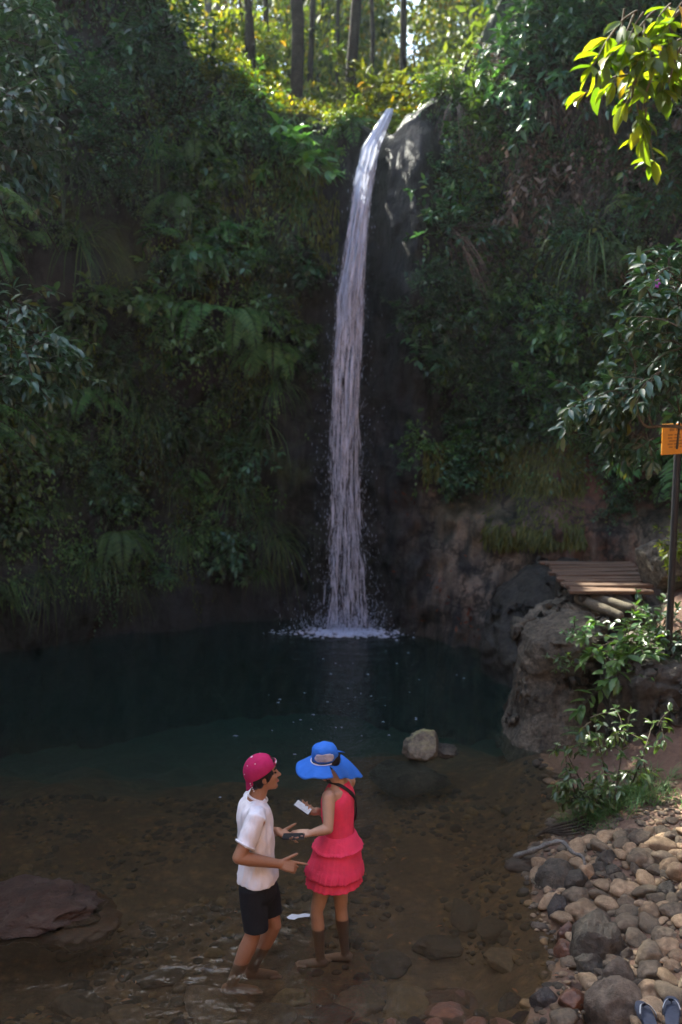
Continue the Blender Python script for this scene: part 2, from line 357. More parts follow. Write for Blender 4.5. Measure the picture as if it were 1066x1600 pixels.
col = mixc(n, streak, col, (.25, .19, .135))
orange = mul(rface, ramp(n, st.outputs['Fac'], [(.6, (0, 0, 0)), (.72, (.8, .8, .8))]))
col = mixc(n, orange, col, (.24, .125, .06))
gy_ = mul(ramp(n, st.outputs['Fac'], [(.55, (0, 0, 0)), (.7, (.7, .7, .7))]), band(sx.outputs['Z'], 1.4, .2))
col = mixc(n, gy_, col, (.055, .052, .065))
mossf = mul(ramp(n, mo.outputs['Fac'], [(.45, (0, 0, 0)), (.62, (.85, .85, .85))]), band(sx.outputs['Z'], .8, 2.2))
away = nd(n, 'ShaderNodeMath', operation='ABSOLUTE'); sb = nd(n, 'ShaderNodeMath', operation='SUBTRACT'); sb.inputs[1].default_value = .45
n.links.new(sx.outputs['X'], sb.inputs[0]); n.links.new(sb.outputs[0], away.inputs[0])
mossf = mul(mossf, band(away.outputs[0], .55, 1.0))
col = mixc(n, mossf, col, (.05, .068, .022))
earth = mul(band(sx.outputs['X'], 2.4, 3.4), mul(band(sx.outputs['Z'], 3.6, 2.6), ramp(n, t.outputs['Fac'], [(.45, (0, 0, 0)), (.55, (1, 1, 1))])))
col = mixc(n, earth, col, (.13, .06, .035))
col = mixc(n, 1.0, col, ramp(n, f.outputs['Fac'], [(.3, (.5, .5, .5)), (.7, (1.35, 1.35, 1.35))]), 'MULTIPLY')
dv = nd(n, 'ShaderNodeVectorMath', operation='ADD'); dn_ = tex(n, 2.5, 4, .6, v); n.links.new(v, dv.inputs[0]); n.links.new(dn_.outputs['Color'], dv.inputs[1])
crk = nd(n, 'ShaderNodeTexVoronoi', feature='DISTANCE_TO_EDGE'); crk.inputs['Scale'].default_value = 1.25; n.links.new(dv.outputs[0], crk.inputs['Vector'])
col = mixc(n, 1.0, col, ramp(n, crk.outputs['Distance'], [(0, (.2, .2, .2)), (.07, (1, 1, 1))]), 'MULTIPLY')     # joints in the rock
wl = ramp(n, band(sx.outputs['Z'], .15, 1.1), [(0, (.6, .6, .62)), (1, (1, 1, 1))]); col = mixc(n, 1.0, col, wl, 'MULTIPLY')     # rock wet by the pool, and shade at the cliff base painted in
b = pbsdf(n, .5, .35); n.links.new(col, b.inputs['Base Color'])
n.links.new(ramp(n, t.outputs['Fac'], [(.35, (.32, .32, .32)), (.7, (.75, .75, .75))]), b.inputs['Roughness'])
ad = nd(n, 'ShaderNodeMath', operation='ADD'); n.links.new(st.outputs['Fac'], ad.inputs[0]); n.links.new(f.outputs['Fac'], ad.inputs[1])
n.links.new(bump(n, ad.outputs[0], .9, .08), b.inputs['Normal']); n.links.new(b.outputs[0], out.inputs[0])
cliff = tag(link('cliff', me, m), kind='structure')
BV = BVHTree.FromPolygons([v.co[:] for v in cliff.data.vertices], [p.vertices[:] for p in cliff.data.polygons])
BG = BVHTree.FromPolygons([v.co[:] for v in ground.data.vertices], [p.vertices[:] for p in ground.data.polygons])
def hit(x, y):                        # first point of cliff or ground seen at photo pixel x,y
    d = ray(x, y).normalized(); o = Vector((0, 0, CAM_H)); best = None
    for T in (BV, BG):
        h = T.ray_cast(o, d)
        if h[0] is not None and (best is None or h[3] < best[3]): best = h
    if best is None: return None, None
    nn = best[1]
    return best[0], (nn if nn.dot(d) < 0 else -nn)

# pool: one rippled sheet of clear water
LEGS = [pz(379, 1499), pz(411, 1480), pz(498, 1452), pz(538, 1448)]
FALL = Vector((.07, 13.9, 0))
wx = np.linspace(-8, 4.3, 300); wy = np.concatenate([np.linspace(2, 4.4, 12), np.linspace(4.44, 9, 190), np.linspace(9.04, 14.9, 130)])
def _w(i, j):
    x, y = wx[i], wy[j]; z = .006 * noise.noise(Vector((x * 1.6, y * 3.2, 0))) + .0025 * noise.noise(Vector((x * 6, y * 9, 4)))
    for q, l in enumerate(LEGS):
        r = math.hypot(x - l.x, y - l.y); z += .010 * math.cos(r * 42 + q) * math.exp(-r * 4.2) * (1.3 if q < 2 else .5)
    r = math.hypot(x - FALL.x, (y - FALL.y) * 1.3); z += .03 * noise.noise(Vector((x * 7, y * 7, 8))) * math.exp(-(r / .9) ** 2) + .005 * math.cos(r * 16) * math.exp(-r * .5)
    q = Vector((x + .55, y - 5.55)); z += .024 * noise.noise(Vector((x * 11, y * 15, 2))) * math.exp(-((x + .78) / .42) ** 2 - ((y - 5.72) / .26) ** 2)
    return (x, y, z)
me = grid_mesh(len(wx), len(wy), _w)
m, n, out = new_mat('water'); v = coords(n, (1, 1.7, 1)); a = tex(n, 5, 3, .5, v); b2 = tex(n, 17, 3, .5, v)
mx = nd(n, 'ShaderNodeMath', operation='ADD'); n.links.new(a.outputs['Fac'], mx.inputs[0]); n.links.new(b2.outputs['Fac'], mx.inputs[1])
bp = bump(n, mx.outputs[0], .34, .03)
fr = nd(n, 'ShaderNodeFresnel'); fr.inputs['IOR'].default_value = 1.33; n.links.new(bp, fr.inputs['Normal'])
gl = nd(n, 'ShaderNodeBsdfGlossy'); gl.inputs['Roughness'].default_value = .03; n.links.new(bp, gl.inputs['Normal'])
tr = nd(n, 'ShaderNodeBsdfTransparent'); tr.inputs['Color'].default_value = (.78, .77, .71, 1)
ms = nd(n, 'ShaderNodeMixShader'); mk = nd(n, 'ShaderNodeBsdfDiffuse'); g = nd(n, 'ShaderNodeNewGeometry'); sx = nd(n, 'ShaderNodeSeparateXYZ'); n.links.new(g.outputs['Position'], sx.inputs[0]); pn = tex(n, .9, 4, .6, coords(n))     # fine silt stirred up in the shallows, clearer green water over the deep
sy = nd(n, 'ShaderNodeMath', operation='ADD'); n.links.new(sx.outputs['Y'], sy.inputs[0]); n.links.new(pn.outputs['Fac'], sy.inputs[1])
mr = nd(n, 'ShaderNodeMapRange'); mr.inputs[1].default_value = 7.9; mr.inputs[2].default_value = 10.6; n.links.new(sy.outputs[0], mr.inputs[0])
n.links.new(mixc(n, mr.outputs[0], (.105, .060, .028), (.017, .055, .045)), mk.inputs['Color'])
mm = nd(n, 'ShaderNodeMixShader'); mm.inputs[0].default_value = .20; n.links.new(tr.outputs[0], mm.inputs[1]); n.links.new(mk.outputs[0], mm.inputs[2])
n.links.new(fr.outputs[0], ms.inputs[0]); n.links.new(mm.outputs[0], ms.inputs[1]); n.links.new(gl.outputs[0], ms.inputs[2]); n.links.new(ms.outputs[0], out.inputs[0])
M['water'] = m
tag(link('water', me, m), kind='structure')

# ------------------------------------------------------------------ waterfall
def fall_mat(name, dens, sc, fade=True, col=(.58, .62, .76)):
    m, n, out = new_mat(name); uv = nd(n, 'ShaderNodeUVMap'); mp = nd(n, 'ShaderNodeMapping'); mp.inputs['Scale'].default_value = sc
    n.links.new(uv.outputs[0], mp.inputs['Vector']); t = tex(n, 1, 7, .68, mp.outputs[0], dist=.25)
    mp2 = nd(n, 'ShaderNodeMapping'); mp2.inputs['Scale'].default_value = (sc[0] * 1.7, sc[1] * 4, 1); n.links.new(uv.outputs[0], mp2.inputs['Vector']); t2 = tex(n, 1, 4, .7, mp2.outputs[0])
    ad = nd(n, 'ShaderNodeMath', operation='ADD'); n.links.new(t.outputs['Fac'], ad.inputs[0]); n.links.new(t2.outputs['Fac'], ad.inputs[1])
    su = nd(n, 'ShaderNodeSeparateXYZ'); n.links.new(uv.outputs[0], su.inputs[0])
    e = nd(n, 'ShaderNodeMath', operation='PINGPONG'); e.inputs[1].default_value = .5; n.links.new(su.outputs['X'], e.inputs[0])
    er = nd(n, 'ShaderNodeMapRange'); er.inputs[1].default_value = 0; er.inputs[2].default_value = .22; er.inputs[3].default_value = -.42; er.inputs[4].default_value = 0; n.links.new(e.outputs[0], er.inputs[0])
    dn = nd(n, 'ShaderNodeMapRange'); dn.inputs[1].default_value = 0; dn.inputs[2].default_value = 1; dn.inputs[3].default_value = .07; dn.inputs[4].default_value = -.10; n.links.new(su.outputs['Y'], dn.inputs[0])
    a2 = nd(n, 'ShaderNodeMath', operation='ADD'); n.links.new(ad.outputs[0], a2.inputs[0]); n.links.new(er.outputs[0], a2.inputs[1])
    a3 = nd(n, 'ShaderNodeMath', operation='ADD'); n.links.new(a2.outputs[0], a3.inputs[0]); n.links.new(dn.outputs[0], a3.inputs[1])
    al = ramp(n, a3.outputs[0], [(1.0 - dens, (0, 0, 0)), (1.36 - dens, (.9, .9, .9))])
    d = nd(n, 'ShaderNodeBsdfDiffuse'); n.links.new(ramp(n, t2.outputs['Fac'], [(.36, tuple(c * .38 for c in col)), (.62, tuple(c * 1.35 for c in col))]), d.inputs['Color']); tl = nd(n, 'ShaderNodeBsdfTranslucent'); tl.inputs['Color'].default_value = (*col, 1)
    g = nd(n, 'ShaderNodeBsdfGlossy'); g.inputs['Roughness'].default_value = .25
    m1 = nd(n, 'ShaderNodeMixShader'); m1.inputs[0].default_value = .35; n.links.new(d.outputs[0], m1.inputs[1]); n.links.new(tl.outputs[0], m1.inputs[2])
    m2 = nd(n, 'ShaderNodeMixShader'); m2.inputs[0].default_value = .08; n.links.new(m1.outputs[0], m2.inputs[1]); n.links.new(g.outputs[0], m2.inputs[2])
    tp = nd(n, 'ShaderNodeBsdfTransparent'); m3 = nd(n, 'ShaderNodeMixShader'); n.links.new(al, m3.inputs[0]); n.links.new(tp.outputs[0], m3.inputs[1]); n.links.new(m2.outputs[0], m3.inputs[2])
    n.links.new(m3.outputs[0], out.inputs[0]); return m
#      photo y, left x, right x, distance
PATH = [(172, 602, 616, 14.6), (184, 594, 613, 14.35), (200, 582, 609, 14.22), (230, 562, 599, 14.1), (270, 551, 590, 14.02), (315, 544, 585, 13.97), (400, 532, 579, 13.93), (460, 521, 576, 13.92), (530, 515, 575, 13.91), (605, 511, 571, 13.9), (700, 508, 570, 13.9), (800, 507, 573, 13.9), (900, 501, 580, 13.9), (990, 492, 592, 13.9)]
wf = thing('waterfall', (.07, 13.9, 0), 'narrow white waterfall dropping from the notch in the cliff top into the pool', 'waterfall')
def fall_sheet(dy, grow, seed, arc):
    nu, nv = 22, 240; pts = np.array(PATH, float); yy = np.linspace(172, 990, nv)
    L = np.interp(yy, pts[:, 0], pts[:, 1]); Rr = np.interp(yy, pts[:, 0], pts[:, 2]); D = np.interp(yy, pts[:, 0], pts[:, 3])
    def fn(i, j):
        u = i / (nu - 1); c = (L[j] + Rr[j]) / 2; h = (Rr[j] - L[j]) / 2 * (1 + grow * (yy[j] - 172) / 818)
        x = c + h * (2 * u - 1) + 2.5 * noise.noise(Vector((u * 2, yy[j] * .02, seed)))
        p = px(x, yy[j], D[j]); p.y += dy - arc * math.sin(math.pi * u) + .05 * noise.noise(Vector((u * 7, yy[j] * .012, seed))); return p
    me = grid_mesh(nu, nv, fn); uvl = me.uv_layers.new(name='UVMap'); vi = np.empty(len(me.loops), np.int32); me.loops.foreach_get('vertex_index', vi)
    U = np.stack([(vi % nu) / (nu - 1), (vi // nu) / (nv - 1)], -1).astype(np.float32); uvl.data.foreach_set('uv', U.ravel()); return me
link('water_curtain', fall_sheet(0, .0, 1, .10), fall_mat('fall_front', .085, (17, 6, 1)), wf)
link('water_curtain', fall_sheet(.09, .15, 5, .04), fall_mat('fall_back', .10, (24, 5, 1)), wf)
link('side_trickle', fall_sheet(.15, .95, 9, -.06), fall_mat('fall_spray', -.04, (14, 16, 1)), wf)
P = []; 
for k in range(3200):                 # droplets torn off the stream
    s = random.random() ** .6; yy = 260 + s * 730; i = np.array(PATH)
    l, r = np.interp(yy, i[:, 0], i[:, 1]), np.interp(yy, i[:, 0], i[:, 2]); w_ = (r - l) * (.55 + .35 * s)
    x = (l + r) / 2 + random.gauss(0, w_ * .40); P.append(px(x, yy, 13.85 + random.gauss(0, .12)))
for k in range(1500):
    a = random.gauss(0, .34); z = abs(random.gauss(0, .16)); P.append(Vector((.07 + a, 13.85 + random.gauss(0, .16), z + .01)))
P = np.array([tuple(p) for p in P]); S = rng.uniform(.0018, .0048, len(P))[:, None]; L = S * rng.uniform(2.5, 8, len(P))[:, None]
T = np.array([(1, 0, 0), (-.5, .87, 0), (-.5, -.87, 0), (0, 0, 1), (0, 0, -1)], float)
V = (P[:, None, :] + T[None] * np.concatenate([S, S, L], 1)[:, None, :]).reshape(-1, 3)
F0 = np.array([(0, 1, 3), (1, 2, 3), (2, 0, 3), (1, 0, 4), (2, 1, 4), (0, 2, 4)]); F = (np.arange(len(P))[:, None, None] * 5 + F0[None]).reshape(-1, 3)
M['drop'] = flat_mat('drop', (.46, .51, .66), .3, .5)
tag(link('spray', arr_mesh(V, F), M['drop'], wf), kind='stuff')
# foam where the stream lands
bm = bmesh.new()
for k in range(620):
    a = random.gauss(0, .46); c = Vector((.1 + a, 13.76 + random.gauss(0, .12) - .04 * abs(a), .012)); r = random.uniform(.01, .035) * max(.35, 1 - abs(a) / 1.3)
    ellipsoid(bm, c, Vector((1, 0, 0)), Vector((0, 1, 0)), Vector((0, 0, 1)), r * random.uniform(1, 2.4), r, r * .6, 1)
tag(link('foam', bm_mesh(bm), M['drop'], wf), kind='stuff')
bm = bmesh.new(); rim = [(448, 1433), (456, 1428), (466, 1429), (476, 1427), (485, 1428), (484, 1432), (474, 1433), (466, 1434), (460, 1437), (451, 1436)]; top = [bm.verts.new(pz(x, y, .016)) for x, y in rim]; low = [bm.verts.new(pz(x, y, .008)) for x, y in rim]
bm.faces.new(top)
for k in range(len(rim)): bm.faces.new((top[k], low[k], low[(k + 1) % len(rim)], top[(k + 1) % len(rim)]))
tag(link('reflection_patch', bm_mesh(bm), flat_mat('pale_reflection', (.62, .64, .70), .35), smooth=False), 'pale patch imitating a sky reflection on the water between the legs of the two people', 'foam')  # sky reflection on the water, built as a pale solid patch
# loose foam flecks drifting on the pool
V = []; F = []
FL = [(603, 1018), (620, 1037), (545, 1100), (512, 1097), (525, 1137), (602, 1103), (650, 1122), (565, 1150), (700, 1165), (655, 1062), (476, 1083), (1020 * .36, 1150), (420, 1086), (344, 1246), (461, 1179), (370, 1150), (435, 1098), (608, 1149), (532, 1040), (555, 1090), (580, 1088), (640, 1082), (470, 1125), (725, 1060), (534, 1137), (505, 1030), (490, 1117), (575, 1054)]
for x, y in FL + [(random.gauss(540, 80), random.uniform(1010, 1160)) for _ in range(14)]:
    p = pz(x, y, .011); r = random.uniform(.004, .012); i0 = len(V)
    for k in range(7): a = 2 * math.pi * k / 7; V.append((p.x + r * math.cos(a) * random.uniform(.8, 2.0), p.y + r * math.sin(a) * random.uniform(.6, 1.3), .011 + .004 * (k % 2)))
    V.append((p.x, p.y, .019)); F += [(i0 + k, i0 + (k + 1) % 7, i0 + 7) for k in range(7)]
tag(link('foam_flecks', arr_mesh(V, F), M['drop']), 'small white foam flecks drifting on the dark pool', 'foam', kind='stuff')

# ------------------------------------------------------------------ rocks
def rock_mesh(seed, sub=4, sq=(1, 1, 1), rough=.35, fine=.06, facet=0):
    bm = bmesh.new(); bmesh.ops.create_icosphere(bm, subdivisions=sub, radius=1); rs = random.Random(seed)
    pl = [(Vector((rs.gauss(0, 1), rs.gauss(0, 1), rs.gauss(0, 1))).normalized(), rs.uniform(.62, .9)) for _ in range(facet)]
    for v in bm.verts:
        p = v.co.copy(); d = 1 + rough * noise.noise(p * .9 + Vector((seed * 3.1, 0, 0))) + rough * .4 * noise.noise(p * 2.2 + Vector((0, seed * 1.7, 0)))
        d += fine * fbm(p * 4 + Vector((seed, seed, 0)))
        q = p * d
        for nn, h in pl:
            e = q.dot(nn) - h
            if e > 0: q -= nn * e * .85
        v.co = Vector((q.x * sq[0], q.y * sq[1], q.z * sq[2]))
    return bm_mesh(bm, 'rock')
PEB = [rock_mesh(s, 3, random.choice([(1, .8, .62), (1, .75, .55), (1, .9, .7), (1.1, .7, .5)]), .34, .03, 2 + s % 5) for s in range(11)]
BIG = [rock_mesh(40 + s, 4, (1, .85, .75), .42, .10, 4 + s % 4) for s in range(6)]
def place_mesh(name, me, mat, loc, scale, rot, label=None, cat='rock', group=None):
    m2 = me.copy(); m2.materials.clear(); m2.materials.append(mat)
    o = link(name, m2); o.location = loc; o.scale = scale if hasattr(scale, '__len__') else (scale,) * 3; o.rotation_euler = rot
    return tag(o, label, cat, group)
def big_rock(seed, spec, mat, label, name='boulder', sub=5, rough=.42, fine=.11, facet=6, rot=0, depth=None, sink=.25, ground_fit=False):
    """spec: left, right, top, bottom in the photo and the distance of its middle"""
    l, r, t, b, Y = spec
    if ground_fit:
        h_ = BG.ray_cast(Vector((0, 0, CAM_H)), ray((l + r) / 2, b - (b - t) * .42).normalized()); Y = h_[0].y if h_[0] else Y
    me = rock_mesh(seed, sub, (1, 1, 1), rough, fine, facet)
    tl, br = px(l, t, Y), px(r, b, Y); hx = (br.x - tl.x) / 2; hz = (tl.z - br.z) / 2; hy = depth or hx * .9
    me.transform(Matrix.Rotation(R(rot), 4, 'Z')); co = [v.co for v in me.vertices]
    for ax, h in ((0, hx), (1, hy), (2, hz * (1 + sink / 2))):
        lo, hi = min(c[ax] for c in co), max(c[ax] for c in co)
        for c in co: c[ax] = (2 * (c[ax] - lo) / (hi - lo) - 1) * h
    o = link(name, me, mat); o.location = ((tl.x + br.x) / 2, Y, (tl.z + br.z) / 2 - hz * sink / 2)
    return tag(o, label, 'rock')
# big rock formation at the pool's right edge: stacked, undercut shape, built as one lofted mass
def crag(name, ring_px, mat, label, depth, seed, n=40):
    bm = bmesh.new(); rings = []
    for y, l, r, Y in ring_px:
        a, b = px(l, y, Y), px(r, y, Y); c = (a + b) / 2; hx = (b.x - a.x) / 2; rings.append((Vector((c.x, Y + depth * .5, c.z)), Vector((hx, 0, 0)), Vector((0, depth * .5 * min(1, .45 + hx), 0))))
    dense = []
    for q in range(len(rings) - 1):
        for k in range(7):
            t = k / 7; A, B = rings[q], rings[q + 1]; dense.append(tuple(A[i].lerp(B[i], t * t * (3 - 2 * t) * .5 + t * .5) for i in range(3)))
    dense.append(rings[-1]); loft(bm, dense, n)
    bmesh.ops.triangulate(bm, faces=[f for f in bm.faces if len(f.verts) > 4])
    me = bm_mesh(bm); me = evaluated(me, [('REMESH', dict(mode='VOXEL', voxel_size=.026))])
    for v in me.vertices:
        p = v.co; nn = v.normal
        q = Vector((p.x * 1.6 + .4 * p.z, p.y * 1.6, p.z * 5.5)); v.co = p + nn * (.11 * noise.noise(p * 1.7 + Vector((seed, 0, 0))) + .05 * fbm(p * 2.6, 4) + .06 * noise.noise(q + Vector((seed, 0, 0))) + .022 * noise.noise(p * 8) + .014 * noise.noise(p * 19) - .05 * max(0, .12 - abs(noise.noise(p * 1.9 + Vector((9, 0, seed))))) / .12)
    o = link(name, me, mat); recenter(o, (rings[0][0].x, rings[0][0].y, 0)); return tag(o, label, 'rock')
crag('boulder', [(1215, 792, 960, 9.1), (1180, 803, 955, 9.15), (1130, 822, 955, 9.25), (1070, 830, 965, 9.3), (1035, 824, 968, 9.25), (1010, 824, 975, 9.3), (985, 850, 972, 9.5), (962, 895, 965, 9.7), (948, 925, 950, 9.9)], M['rock_boulder'], 'tall brown undercut boulder rising from the right edge of the pool below the platform', 1.3, 3)
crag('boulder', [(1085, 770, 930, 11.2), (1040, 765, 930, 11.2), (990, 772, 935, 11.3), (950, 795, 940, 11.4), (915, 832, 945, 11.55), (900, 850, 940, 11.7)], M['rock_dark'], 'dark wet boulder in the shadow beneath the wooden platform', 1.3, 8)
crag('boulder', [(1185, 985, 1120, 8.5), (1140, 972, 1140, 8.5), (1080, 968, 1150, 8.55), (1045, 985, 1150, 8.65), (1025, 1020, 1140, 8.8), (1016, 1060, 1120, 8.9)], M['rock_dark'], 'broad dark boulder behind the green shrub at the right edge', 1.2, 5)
big_rock(12, (1000, 1130, 838, 925, 10.2), M['rock_boulder'], 'sunlit pale boulder above the platform at the right edge', rot=20, facet=5)
big_rock(14, (1015, 1130, 945, 1030, 9.8), M['rock_boulder'], 'rounded brown boulder on the bank between the platform and the shrub', rot=50, facet=4)
big_rock(21, (-70, 150, 1388, 1486, 6.15), M['rock_flat'], 'low flat reddish rock breaking the water at the left edge', rough=.5, fine=.16, facet=3, rot=25, depth=.40)
rk_ = bpy.context.scene.collection.objects[-1]; rk_.scale.z = .48; rk_.location.z = -.005; rk_.location.y = 6.42
big_rock(22, (30, 188, 1395, 1490, 6.35), M['rock_red'], 'rusty submerged slab sloping off the flat rock at the left', rough=.3, facet=5, rot=70, depth=.36)
rk_ = bpy.context.scene.collection.objects[-1]; rk_.scale.z = .5; rk_.location.z = -.13; rk_.location.y = 6.45
big_rock(23, (628, 688, 1140, 1180, 9.2), M['rock_moss'], 'small pale mossy rock standing in the pool beside the drop off', 'rock', rough=.3, facet=4, rot=15, sink=.5)
big_rock(24, (672, 716, 1164, 1180, 9.25), M['rock_dark'], 'small black wet rock beside the pale mossy rock', 'rock', rot=40)
big_rock(25, (575, 705, 1172, 1205, 9.1), M['rock_dark'], 'dark slab just under the water around the pale mossy rock', 'rock', rot=5).location.z -= .14
STONES = [  # left, right, top, bottom, distance, material, label
 (838, 908, 1342, 1398, 6.85, 'rock_shore', 'round olive brown boulder at the water edge, farthest of the big shore stones'),
 (877, 918, 1358, 1398, 6.7, 'rock_shore', 'grey angular stone leaning against the round olive boulder'),
 (900, 932, 1349, 1382, 6.85, 'rock_tan', 'smooth tan stone tucked behind the grey angular stone'),
 (878, 924, 1384, 1416, 6.45, 'rock_grey', 'flat topped pale grey stone in front of the round olive boulder'),
 (882, 940, 1408, 1438, 6.35, 'rock_tan', 'flat light tan stone below the pale grey stone'),
 (855, 890, 1398, 1440, 6.5, 'rock_wet', 'black shiny wet stone at the waterline below the round olive boulder'),
 (892, 975, 1428, 1530, 6.0, 'rock_shore', 'largest dark grey boulder on the shore, pink brown at its top'),
 (900, 945, 1488, 1532, 5.75, 'rock_shore', 'rounded dark stone at the foot of the largest shore boulder'),
 (940, 994, 1500, 1558, 5.72, 'rock_brown', 'jagged brown rock right below the largest shore boulder'),
 (912, 996, 1530, 1625, 5.35, 'rock_brown', 'big angular brown rock beside the flip flops at the bottom'),
 (870, 900, 1440, 1475, 6.1, 'rock_red', 'rusty red wet stone left of the largest shore boulder'),
 (866, 902, 1470, 1512, 5.9, 'rock_red', 'dark red wet stone lying in the water by the largest boulder'),
 (828, 876, 1538, 1580, 5.5, 'rock_wet', 'glossy black rock in the shallows at the bottom, largest of the wet ones'),
 (872, 914, 1546, 1580, 5.45, 'rock_red', 'orange brown wet rock between the glossy black rock and the bank'),
 (778, 820, 1553, 1584, 5.45, 'rock_wet', 'small dark oval wet rock in the shallows at the bottom'),
 (736, 764, 1572, 1606, 5.3, 'rock_wet', 'dark wet rock cut by the bottom edge, left of the oval one'),
 (860, 905, 1580, 1612, 5.25, 'rock_grey', 'grey wet stone at the bottom edge in front of the orange rock'),
 (930, 963, 1328, 1354, 7.0, 'rock_shore', 'dark blue grey stone at the far left of the cobbles'),
 (922, 950, 1346, 1372, 6.85, 'rock_shore', 'dark grey stone in front of the blue grey one'),
 (946, 972, 1350, 1368, 6.9, 'rock_shore', 'flat dark slate stone beside the dark grey one'),
 (952, 1004, 1376, 1404, 6.5, 'rock_tan', 'wide rounded tan cobble in the middle of the cobble bank'),
 (1028, 1058, 1378, 1408, 6.5, 'rock_shore', 'round dark cobble near the right edge of the cobble bank'),
 (954, 1004, 1428, 1462, 6.05, 'rock_grey', 'smooth olive grey oval cobble right of the largest shore boulder'),
 (964, 996, 1398, 1432, 6.3, 'rock_grey', 'upright egg shaped grey cobble above the olive oval one'),
 (1000, 1036, 1410, 1444, 6.2, 'rock_tan', 'flat squarish tan slab among the cobbles'),
 (980, 1026, 1328, 1358, 6.95, 'rock_grey', 'long slanting brown grey cobble at the back of the cobble bank'),
 (1030, 1070, 1340, 1368, 6.85, 'rock_tan', 'large flat tan cobble at the back right edge'),
 (974, 1000, 1316, 1334, 7.15, 'rock_tan', 'rounded tan cobble at the very back of the cobble bank'),
 (998, 1020, 1318, 1336, 7.15, 'rock_tan', 'round tan cobble next to the one at the very back'),
 (1030, 1075, 1412, 1436, 6.2, 'rock_grey', 'long grey cobble cut by the right edge'),
 (1018, 1058, 1450, 1472, 5.95, 'rock_grey', 'slanting grey wedge shaped cobble at the right'),
 (992, 1042, 1472, 1512, 5.75, 'rock_grey', 'big speckled grey brown cobble above the olive stained one'),
 (1020, 1066, 1466, 1496, 5.8, 'rock_tan', 'smooth tan cobble right of the speckled one'),
 (994, 1040, 1502, 1536, 5.55, 'rock_grey', 'rounded tan cobble with olive stains above the flip flops'),
 (1038, 1064, 1500, 1524, 5.6, 'rock_tan', 'small blocky tan stone right of the olive stained cobble'),
 (996, 1038, 1533, 1570, 5.4, 'rock_tan', 'flat angular tan rock just above the left flip flop'),
 (1044, 1080, 1486, 1508, 5.7, 'rock_tan', 'tan cobble cut by the right edge, lower of two'),
 (968, 990, 1478, 1508, 5.75, 'rock_brown', 'small upright brown stone beside the jagged brown rock'),
 (972, 1000, 1552, 1575, 5.4, 'rock_grey', 'short finger shaped stone pointing at the left flip flop'),
]
KEEP = []
for k, (l, r, t_, b_, Y, mt, lab) in enumerate(STONES):
    o = big_rock(100 + k * 3, (l, r, t_ , b_ , Y), M[mt], lab, 'boulder' if (r - l) > 60 else ('cobble' if 'cobble' in lab else 'rock'), 4, .3, .05 if mt in ('rock_tan', 'rock_grey') else .1, 1 + k % 5 if mt in ('rock_tan', 'rock_grey') else 5, k * 37, sink=.35, ground_fit=True)
    c = o.location; h = ground_z(c.x, c.y); hx = (r - l) / 2 / FPX * Y; KEEP.append((c.x, c.y, hx * 1.0))
# fill of the cobble bank: individual stones between the named ones
def free(x, y, r, k=.70): return all(math.hypot(x - a, (y - b) * .9) > (r + c) * k for a, b, c in KEEP)
COB = {'rock_tan': 'light tan cobble packed among the stones of the right bank', 'rock_grey': 'grey brown cobble packed among the stones of the right bank', 'rock_brown': 'dull brown cobble packed among the stones of the right bank'}
for q in ((1001, 1590), (1046, 1588)): p = pz(*q, .4); KEEP.append((p.x, p.y, .11))
protos = {}
cnt = 0
for rr, tries in ((.085, 400), (.068, 1500), (.053, 3200), (.04, 5000)):
    for _ in range(tries):
        y = random.uniform(5.0, 7.75); s = lerp(SHORE, y); x = random.uniform(s + .02, min(3.6, s + 2.3)); r = rr * random.uniform(.85, 1.15)
        qx, qy = project(Vector((x, y, ground_z(x, y))))
        if qx > 1085 or qy > 1625 or qy < 1300 + max(0, (960 - qx) * .45) or not free(x, y, r): continue
        if cnt >= 297: break
        KEEP.append((x, y, r)); cnt += 1; mt = random.choices(list(COB), (6, 3, 1.2))[0]; ki = random.randrange(len(PEB)); kk = (ki, mt)
        if kk not in protos: m2 = PEB[ki].copy(); m2.materials.append(M[mt]); m2.polygons.foreach_set('use_smooth', [True] * len(m2.polygons)); protos[kk] = m2
        o = bpy.data.objects.new('cobble', protos[kk]); C.objects.link(o)
        o.location = (x, y, ground_z(x, y) + r * .18); o.scale = (r * 1.15, r * 1.15, r * 1.05); o.rotation_euler = (random.gauss(0, .25), random.gauss(0, .25), random.uniform(0, 6.3))
        tag(o, COB[mt], 'cobble', 'cobbles packed on the right bank')
# gravel between the cobbles and pebbles on the stream bed
def scatter_stones(n, fn, smin, smax, mats, name):
    base = PEB[3]; bm = bmesh.new(); bmesh.ops.create_icosphere(bm, subdivisions=2, radius=1)
    T = np.array([v.co[:] for v in bm.verts]); F0 = np.array([[v.index for v in f.verts] for f in bm.faces]); bm.free(); V = []; F = []; MI = []; cnt = 0
    for _ in range(n):
        p = fn()
        if p is None: continue
        s = random.uniform(smin, smax) * (1 if random.random() < .85 else 1.7); q = T.copy() * (1 + .22 * np.sin(T[:, [1, 2, 0]] * 2.1 + random.uniform(0, 6))) * (s, s * random.uniform(.6, .95), s * random.uniform(.35, .6))
        a = random.uniform(0, 6.3); c_, s_ = math.cos(a), math.sin(a); q = np.stack([q[:, 0] * c_ - q[:, 1] * s_, q[:, 0] * s_ + q[:, 1] * c_, q[:, 2]], -1) + np.array(p)
        V.append(q); F.append(F0 + cnt * len(T)); MI += [random.randrange(len(mats))] * len(F0); cnt += 1
    return tag(link(name, arr_mesh(np.concatenate(V), np.concatenate(F), mat_idx=MI), mats), kind='stuff')
def on_bank():
    y = random.uniform(4.9, 7.8); s = lerp(SHORE, y); x = random.uniform(s - .1, s + 2.2); return (x, y, ground_z(x, y) + .004)
scatter_stones(2600, on_bank, .012, .03, [M['rock_tan'], M['rock_grey'], M['rock_brown']], 'gravel')
